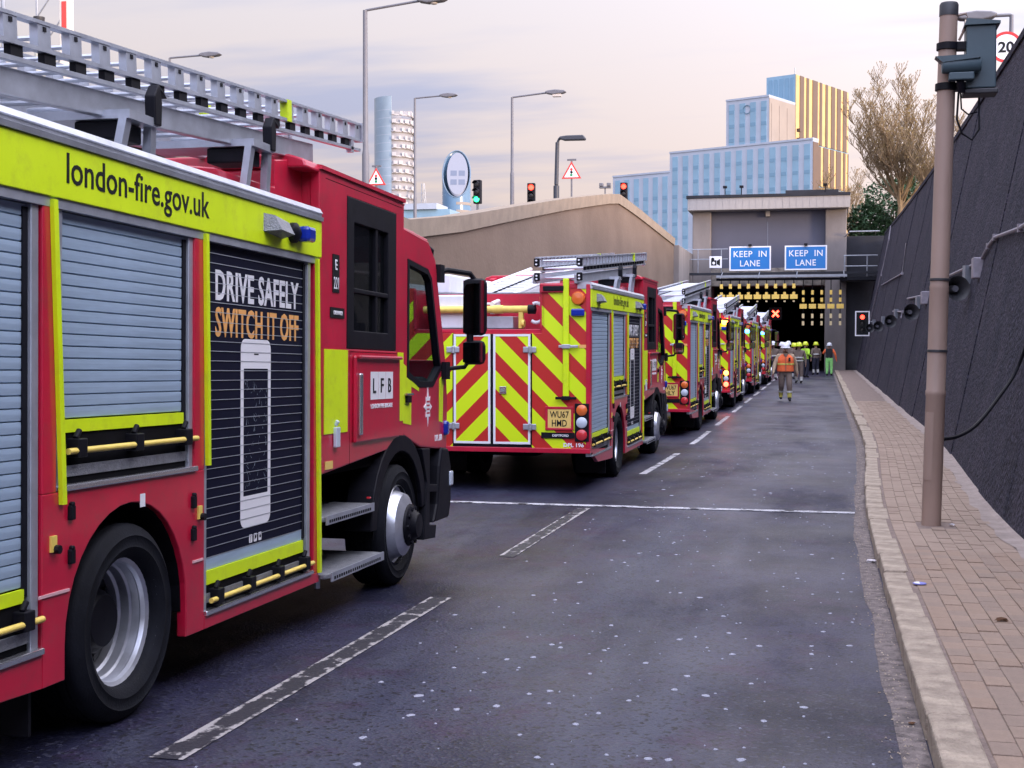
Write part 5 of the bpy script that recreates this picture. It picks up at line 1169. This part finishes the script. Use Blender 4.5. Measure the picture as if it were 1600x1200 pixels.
legs = [((-2, 0), (-1.2, 0)), ((2.5, 0), (-.6, 0)), ((4.6, 0), (-.2, 0))]
for a, b in legs: MB().cyl((a[0], a[1], 0), (b[0], b[1], 56), .16, n=5).build('leg', M['galv'], ms)
for k in range(14):
    z = 22 + k * 2.3; f0 = z / 56; MB().cyl((-2 + .8 * f0, 0, z), (4.6 - 4.8 * f0, 0, z + 2), .10, n=4).build('brace', M['galv'], ms)
rl = thing('plinth_building', 'low pale roofline just above the left end of the buff wall', 'building', (-118, 400, 3))
MB().box(-14, 6, 0, 20, 0, 39.4).build('block', M['bld_blue'], rl); MB().box(-9, 2, -1, 12, 39.4, 41.2).build('roof_unit', M['bld_white'], rl)

# ------------------------------------------------------------------ trees
M['bark'] = mat('twig_bark', (.22, .155, .088), .9, var=.25, vscale=2); M['bud'] = mat('spring_buds', (.22, .15, .05), .8, var=.3, vscale=1.2)
M['leaf'] = mat('evergreen_leaf', (.022, .062, .026), .6, var=.5, vscale=1.6, col2=(.06, .135, .05))
def bare_tree(lab, base, centre, rad, seed, nl=9, ns=15):
    """limbs fan up from a short trunk and fill an egg-shaped crown with fine upright twigs"""
    rg = random.Random(seed); o = thing('bare_tree', lab, 'tree', base); B0 = Vector(base); C0 = Vector(centre) - B0
    trunk = MB(); limbs = MB(); buds = MB()
    def inside(p): return sum(((p[i] - C0[i]) / rad[i]) ** 2 for i in range(3))
    def curve(p, d, L, n, up, wob):
        pts = [p]; q = p
        for k in range(n):
            d = (d + Vector((rg.uniform(-wob, wob), rg.uniform(-wob, wob), up))).normalized(); q = q + d * (L / n); pts.append(q)
        return pts, d
    th = max(.8, C0.z - rad[2] * .75); tp, d = curve(Vector((0, 0, 0)), Vector((0, 0, 1)), th, 5, .05, .06)
    trunk.tube(tp, [.17 - .012 * k for k in range(6)], 10)
    for l in range(nl):
        a = l * 2.4 + rg.uniform(-.4, .4); e = math.sqrt(rg.uniform(.06, 1.0)); tgt = C0 + Vector((math.cos(a) * rad[0] * e * .88, math.sin(a) * rad[1] * e * .88, rad[2] * (.92 - 1.15 * e * e) * rg.uniform(.85, 1)))
        st = tp[rg.choice((3, 4, 5))]; n = 9; v0 = (tgt - st); pts = []
        for k in range(n + 1):
            f = k / n; pts.append(st + Vector((v0.x * f ** .85, v0.y * f ** .85, v0.z * f ** 1.12)) + Vector((rg.uniform(-.1, .1), rg.uniform(-.1, .1), 0)) * (1 if 0 < k < n else 0))
        limbs.tube(pts, [max(.016, .085 * (1 - f / n) ** .9) for f in range(n + 1)], 6)
        for s in range(ns):
            f = .22 + .78 * (s + rg.random()) / ns; k = min(n - 1, int(f * n)); p = pts[k].lerp(pts[k + 1], f * n - k); ax = (pts[k + 1] - pts[k]).normalized()
            a2 = rg.uniform(0, 6.283); d2 = (ax * .75 + Vector((math.cos(a2), math.sin(a2), rg.uniform(-.15, .5))) * .85).normalized(); L2 = rg.uniform(.7, 1.7) * (1.15 - .6 * f)
            bp_, dd = curve(p, d2, L2, 4, .10, .16)
            if inside(bp_[-1]) > 1.15: bp_ = bp_[:3]
            limbs.tube(bp_, [max(.010, .026 * (1 - q / 5)) for q in range(len(bp_))], 4)
            for t in range(6):
                g = rg.uniform(.3, 1); m_ = min(len(bp_) - 2, int(g * (len(bp_) - 1))); p2 = bp_[m_].lerp(bp_[m_ + 1], rg.random()); a3 = rg.uniform(0, 6.283)
                tw_, _ = curve(p2, (dd * .5 + Vector((math.cos(a3), math.sin(a3), .5)) * .8).normalized(), rg.uniform(.35, .8), 3, .16, .14)
                limbs.tube(tw_, [.014, .012, .011, .009], 3)
                for u in range(2):
                    a4 = rg.uniform(0, 6.283); q2 = tw_[rg.choice((1, 2))]; t3, _ = curve(q2, Vector((math.cos(a4) * .7, math.sin(a4) * .7, .8)).normalized(), rg.uniform(.2, .4), 2, .1, .1); limbs.tube(t3, [.010, .009, .008], 3)
                    c = t3[-1]; s_ = rg.uniform(.02, .04); buds.add([c + Vector((-s_, 0, -s_)), c + Vector((s_, rg.uniform(-s_, s_), 0)), c + Vector((0, rg.uniform(-s_, s_), s_ * 1.8))], [(0, 1, 2)])
    trunk.build('trunk', M['bark'], o, smooth=60); limbs.build('branches', M['bark'], o); buds.build('buds', M['bud'], o)
    return o
bare_tree('large bare spring tree rising behind the dark wall near the tunnel', (4.0, 76, 7.2), (3.45, 76, 12.8), (3.3, 3.0, 4.1), 5, 16, 18)
bare_tree('smaller bare tree right of the large one, partly behind the brown pole', (5.9, 74, 7.2), (5.6, 74, 11.8), (1.9, 1.8, 3.4), 12, 7, 13)
bare_tree('low bare tree with branches reaching across the foot of the gold tower', (1.6, 97, 7), (1.0, 97, 11.3), (2.2, 2, 3.2), 23, 7, 12)
def bush(lab, clumps, nleaf, seed):
    rg = random.Random(seed); c0 = clumps[0][0]; o = thing('evergreen_bush', lab, 'bush', (c0[0], c0[1], 7.0))
    fo = MB(); stm = MB()
    for c, r in clumps:
        for k in range(9):
            u = Vector((rg.gauss(0, 1), rg.gauss(0, 1), rg.gauss(0, 1))).normalized() * .7; stm.tube([(c[0] - c0[0], c[1] - c0[1], c[2] - 7 - r[2]), (c[0] - c0[0] + u.x * r[0] * .5, c[1] - c0[1] + u.y * r[1] * .5, c[2] - 7), (c[0] - c0[0] + u.x * r[0], c[1] - c0[1] + u.y * r[1], c[2] - 7 + abs(u.z) * r[2])], [.05, .03, .015], 5)
        for k in range(nleaf):
            u = Vector((rg.gauss(0, 1), rg.gauss(0, 1), rg.gauss(0, 1))).normalized(); lump = 1 + .16 * math.sin(u.x * 7 + c[0]) * math.sin(u.z * 6 + 1) + .10 * math.sin(u.y * 9 + u.x * 5); q = rg.uniform(.80, 1.04) * lump if rg.random() < .9 else rg.uniform(.4, .8)
            x = Vector((c[0] - c0[0] + u.x * r[0] * q, c[1] - c0[1] + u.y * r[1] * q, c[2] - 7 + u.z * r[2] * q)); s_ = rg.uniform(.07, .16)
            a = (Vector((rg.uniform(-1, 1), rg.uniform(-1, 1), rg.uniform(-1, .4))) + u * .3).normalized(); b = a.cross(Vector((rg.uniform(-1, 1), rg.uniform(-1, 1), 1))).normalized()
            fo.add([x - a * s_, x + b * s_ * .5, x + a * s_, x - b * s_ * .5], [(0, 1, 2, 3)])
    fo.build('foliage', M['leaf'], o); stm.build('stems', M['bark'], o)
bush('dense evergreen bush growing over the wall right of the portal', [((2.9, 88, 8.9), (1.4, 1.4, 1.3)), ((4.3, 87.5, 9.8), (2.0, 1.8, 2.0)), ((5.8, 85, 10.3), (1.7, 1.6, 1.8))], 4200, 6)

# ------------------------------------------------------------------ people
SK = {k: mat('cloth_' + k, c, .85, var=.15, vscale=9) for k, c in dict(sand=(.42, .32, .22), sand_dk=(.16, .12, .10), orange=(.85, .16, .05), lime=(.45, .78, .06), navy=(.02, .022, .04), boot=(.012, .012, .014), yellow=(.62, .55, .12), black=(.01, .01, .014), red=(.35, .03, .06), green=(.30, .75, .22)).items()}
M['skin'] = mat('skin', (.42, .24, .17), .6); M['helm_w'] = mat('helmet_white', (.75, .77, .82), .3, coat=.4); M['helm_y'] = mat('helmet_yellow', (.65, .75, .04), .3, coat=.4); M['reflect'] = mat('reflective_band', (.62, .62, .58), .4)
def person(lab, loc, h, face, legs, arms, zones, helmet=None, vest=None, bands=(), bulk=1.0, hair=None, lean=0):
    """legs: per side (knee y, ankle y, ankle z); arms: per side (elbow xyz, wrist xyz)  in a 1.75 m frame, facing -y"""
    o = thing('person', lab, 'person', loc, (0, 0, face)); k_ = h / 1.75
    V = []; E = []; Rr = []
    def v(p, r, par=None):
        V.append(p); Rr.append(r if isinstance(r, tuple) else (r, r)); i = len(V) - 1
        if par is not None: E.append((par, i))
        return i
    B = bulk
    pel = v((0, 0, .95), (.165 * B, .125 * B)); wa = v((0, .0, 1.12), (.165 * B, .12 * B), pel); ch = v((0, lean * .5, 1.34), (.19 * B, .13 * B), wa); nk = v((0, lean, 1.48), .062, ch); hb = v((0, lean - .01, 1.56), (.072, .085), nk); hm_ = v((0, lean - .015, 1.64), (.08, .098), hb); v((0, lean, 1.715), (.055, .065), hm_)
    v((0, lean - .118, 1.60), .012, hm_)
    for sx, (ky, ay, az_) in zip((-1, 1), legs):
        hp = v((sx * .10, 0, .86), .11 * B, pel); kn = v((sx * .115, ky, .50), .085 * B, hp); an = v((sx * .12, ay, .13 + az_), .062 * B, kn); he = v((sx * .12, ay - .03, .055 + az_), .05, an); v((sx * .125, ay - .17, .045 + az_), .042, he)
    for sx, (el_, wr) in zip((-1, 1), arms):
        sh = v((sx * .19 * B, lean * .8, 1.40), .078 * B, ch); e_ = v((sx * el_[0], el_[1], el_[2]), .06 * B, sh); w_ = v((sx * wr[0], wr[1], wr[2]), .042 * B, e_)
        d = (Vector((sx * wr[0], wr[1], wr[2])) - Vector((sx * el_[0], el_[1], el_[2]))).normalized(); side = d.cross(Vector((1, 0, 0))).normalized(); nrm = d.cross(side)
        pm_ = Vector((sx * wr[0], wr[1], wr[2])) + d * .07; pa = v(tuple(pm_), (.03, .036), w_)
        for f, (off, L) in enumerate(((-.03, .075), (-.01, .085), (.01, .08), (.03, .062))):
            b0 = pm_ + side * off + d * .03; i1 = v(tuple(b0), .0095, pa); i2 = v(tuple(b0 + d * L * .55 + nrm * .012), .009, i1); v(tuple(b0 + d * L * .9 + nrm * .035), .008, i2)
        th = v(tuple(pm_ + side * -.045 - d * .02), .011, pa); v(tuple(pm_ + side * -.06 + d * .035 + nrm * .015), .009, th)
    me = bpy.data.meshes.new('body'); me.from_pydata([tuple(c * k_ for c in p) for p in V], E, [])
    ob = bpy.data.objects.new('body_skin', me); COL.objects.link(ob)
    md = ob.modifiers.new('skin', 'SKIN'); md.use_smooth_shade = True
    for i, r in enumerate(Rr): me.skin_vertices[0].data[i].radius = (r[0] * k_, r[1] * k_); me.skin_vertices[0].data[i].use_root = (i == 0)
    sb = ob.modifiers.new('sub', 'SUBSURF'); sb.levels = 2; sb.render_levels = 2
    dg = bpy.context.evaluated_depsgraph_get(); dg.update(); bme = bpy.data.meshes.new_from_object(ob.evaluated_get(dg)); bpy.data.objects.remove(ob)
    bme.name = 'body'; bme.materials.clear()
    names = []
    for p in bme.polygons:
        c = p.center / k_; nm = None
        for test, m_ in zones:
            if test(c): nm = m_; break
        if nm not in names: names.append(nm)
        p.material_index = names.index(nm); p.use_smooth = True
    for nm in names: bme.materials.append(SK[nm] if nm in SK else M[nm])
    body = link('body', bme, o)
    # eyes, brow line and ears give the head its face
    mb = MB()
    for sx in (-1, 1): mb.lathe([(.011, -.006), (.008, -.012), (0, -.014)], (sx * .032, lean - .098, 1.625), 'y', 8)
    mb.box(-.025, .025, lean - .108, lean - .1, 1.563, 1.571); mb.v = [tuple(c * k_ for c in p) for p in mb.v]; mb.build('face_features', SK['black'], o)
    if hair:
        mb = MB(); mb.lathe([(.088, 1.62), (.095, 1.68), (.07, 1.735), (0, 1.75)], (0, lean + .015, 0), 'z', 16, sy=1.12); mb.v = [tuple(c * k_ for c in p) for p in mb.v]; mb.build('hair', SK[hair], o, smooth=60)
    if helmet:
        mb = MB(); mb.lathe([(.118, 1.60), (.132, 1.63), (.135, 1.68), (.118, 1.745), (.075, 1.79), (0, 1.805)], (0, lean, .03), 'z', 20, sy=1.15)
        mb.lathe([(.12, 1.632), (.165, 1.622), (.165, 1.632), (.125, 1.645)], (0, lean - .012, .03), 'z', 20, sy=1.15); mb.box(-.012, .012, lean - .13, lean + .13, 1.77, 1.842)
        mb.v = [tuple(c * k_ for c in p) for p in mb.v]; hl = mb.build('helmet', M[helmet], o, smooth=50)
        mb = MB(); mb.lathe([(.128, 1.60), (.136, 1.61), (.136, 1.636)], (0, lean, .035), 'z', 20, sy=1.15, caps=False); mb.v = [tuple(c * k_ for c in p) for p in mb.v]; mb.build('visor', M['black'], hl, smooth=50)
    if vest:
        q = B * 1.0; mb = MB(); mb.lathe([(.232 * q, .93), (.236 * q, .96), (.226 * q, 1.10), (.234 * q, 1.25), (.226 * q, 1.36), (.16 * q, 1.44), (.10, 1.475)], (0, lean * .3, 0), 'z', 24, sy=.72, caps=False)
        mb.v = [tuple(c * k_ for c in p) for p in mb.v]; vs = mb.build('vest', SK[vest], o, smooth=60)
        mb = MB(); mb.lathe([(.238 * q, 1.13), (.241 * q, 1.14), (.242 * q, 1.17), (.239 * q, 1.18)], (0, lean * .3, 0), 'z', 24, sy=.72, caps=False); mb.v = [tuple(c * k_ for c in p) for p in mb.v]; mb.build('reflective_band', SK['yellow'], vs)
    if vest:
        mb = MB(); mb.box(-.008, .008, -.185 * B, -.166 * B, .95, 1.40); mb.prism([(-.07, 1.47), (0, 1.33), (.07, 1.47)], 'y', -.155 * B, -.10); mb.v = [tuple(c * k_ for c in p) for p in mb.v]; mb.build('vest_opening', SK['sand_dk'], o)
        mb = MB(); mb.box(.08, .14, -.20 * B, -.165 * B, 1.24, 1.36); mb.v = [tuple(c * k_ for c in p) for p in mb.v]; mb.build('radio', SK['black'], o)
    for p0, p1, r in bands:
        mb = MB(); mb.cyl(tuple(c * k_ for c in p0), tuple(c * k_ for c in p1), r * k_, n=14, cap=True); mb.build('reflective_band', M['reflect'], o, smooth=60)
    return o
def kit(top, bottom, boots='boot', cuff=None, hands=True, handz=.86):
    z = [(lambda c: c.z > 1.50 and abs(c.x) < .13, 'skin')]
    if hands: z.append((lambda c: abs(c.x) > .24 and c.z < handz, 'skin'))
    z.append((lambda c: c.z < .13, boots))
    if cuff: z.append((lambda c: c.z < .30, cuff))
    z += [(lambda c: c.z < .94 and abs(c.x) < .24, bottom), (lambda c: True, top)]
    return z
RL = [(.27, .02, 1.13), (.29, -.06, .92)]
gr = zr(60)
person('person in sand coloured fire kit, orange vest and white helmet walking towards the camera', (-1.11, 42.3, gr), 1.74, R(6), [(.0, .20, .05), (-.16, -.16, .0)], [((.33, -.04, 1.15), (.37, -.16, .94)), ((.33, .10, 1.15), (.37, .12, .90))],
       kit('sand', 'sand_dk', cuff='yellow'), 'helm_w', 'orange', bands=(((-.117, .10, .36), (-.118, .13, .31), .09), ((.117, -.16, .33), (.117, -.16, .28), .09)), bulk=1.12)
person('person in fire kit with a lime helmet, just behind the orange vest', (-1.0, 60.5, gr), 1.74, R(-12), [(-.08, .06, 0), (-.02, -.05, .0)], [((.28, .03, 1.13), (.30, -.05, .92)), ((.28, .04, 1.13), (.30, .0, .9))],
       kit('sand_dk', 'sand_dk', cuff='reflect'), 'helm_y', None, bands=(((0, 0, 1.12), (0, 0, 1.18), .20), ((0, 0, .99), (0, 0, 1.04), .20)), bulk=1.1)
person('person in lime jacket and dark trousers near the tunnel mouth', (-.85, 70.5, gr), 1.76, R(140), [(-.05, .03, 0), (-.02, -.02, 0)], [((.30, .10, 1.18), (.18, -.18, 1.12)), ((.30, .06, 1.16), (.16, -.2, 1.10))],
       kit('lime', 'navy'), 'helm_y', None, bulk=1.1)
person('person in orange sleeves, black waistcoat and green trousers standing on the kerb', (.36, 73.6, gr + .02), 1.70, R(175), [(-.02, .0, 0), (-.01, .0, 0)], [((.33, .02, 1.16), (.36, -.03, .95)), ((.34, -.06, 1.20), (.16, -.16, 1.45))],
       [(lambda c: c.z > 1.50 and abs(c.x) < .13, 'skin'), (lambda c: c.z < .1, 'boot'), (lambda c: c.z < .98 and abs(c.x) < .24, 'green'), (lambda c: abs(c.x) > .19, 'orange'), (lambda c: True, 'black')], 'helm_w', None, bulk=1.08)
for x, s, hh, hel, lab, a in ((-2.3, 65.6, 1.78, 'helm_w', 'person in dark fire kit and white helmet beside the farthest fire engine', 20), (-2.0, 69.5, 1.74, 'helm_w', 'person in white helmet half hidden at the farthest fire engine', -30), (-1.35, 67.5, 1.7, 'helm_y', 'person in lime helmet standing deep in the group by the tunnel', 60), (-1.75, 72.5, 1.8, 'helm_w', 'tall person in white helmet farthest back at the tunnel mouth', 10), (-.35, 76.5, 1.75, 'helm_y', 'person in lime helmet standing just left of the green trousers', -150)):
    person(lab, (x, s, gr), hh, R(a), [(-.04, .03, 0), (-.02, -.02, 0)], [((.28, .03, 1.13), (.30, -.05, .92)), ((.28, .04, 1.13), (.30, .0, .9))], kit('sand_dk', 'navy', cuff='reflect'), hel, None, bands=(((0, 0, 1.12), (0, 0, 1.18), .20),), bulk=1.1)

# ------------------------------------------------------------------ litter
def zt_(s): return zr(s) + KH
o = thing('litter_disc', 'blue and white flat disc lying on the kerb', 'litter', (.66, 9.55, zt_(9.55) + .006))
MB().lathe([(.045, 0), (.046, .004), (.04, .006)], (0, 0, 0), 'z', 18).build('disc', mat('blue_print', (.18, .2, .6), .4), o); MB().prism(ell(.038, .042, 90, 270, 10), 'z', .0065, .0075).build('white_half', M['white'], o)
M['leafdry'] = mat('dry_leaf', (.10, .045, .02), .9); M['paper'] = mat('litter_paper', (.6, .56, .58), .7)
def scrap(lab, x, s, z, r, m_, seed, cat):
    rg = random.Random(seed); mb = MB(); n = 8
    for layer in range(3):
        a0 = rg.random() * 6; pts = []
        for k in range(n): q = r * rg.uniform(.45, 1.1); pts.append((q * math.cos(a0 + k * .785), .7 * q * math.sin(a0 + k * .785), rg.uniform(0, r * .5)))
        mb.add(pts + [(0, 0, r * .6)], [(k, (k + 1) % n, n) for k in range(n)])
    tag(mb.build('litter' if cat == 'litter' else 'dead_leaf', M[m_], loc=(x, s, z)), lab, cat)
scrap('brown clump of dead leaves on the brick footway', 1.03, 8.25, zt_(8.25) + .004, .045, 'leafdry', 1, 'dead leaves')
scrap('crumpled white paper in the gutter', .40, 11.3, zr(11.3) + .004, .05, 'paper', 2, 'litter')
scrap('white litter lying at the foot of the dark wall behind the pole', 1.62, 20.5, zt_(20.5) + .01, .09, 'paper', 3, 'litter')
scrap('small brown leaf in the gutter near the camera', .40, 6.2, zr(6.2) + .004, .02, 'leafdry', 4, 'dead leaves')
scrap('small white scrap on the footway right of the pole', 1.18, 13.0, zt_(13) + .004, .03, 'paper', 5, 'litter')
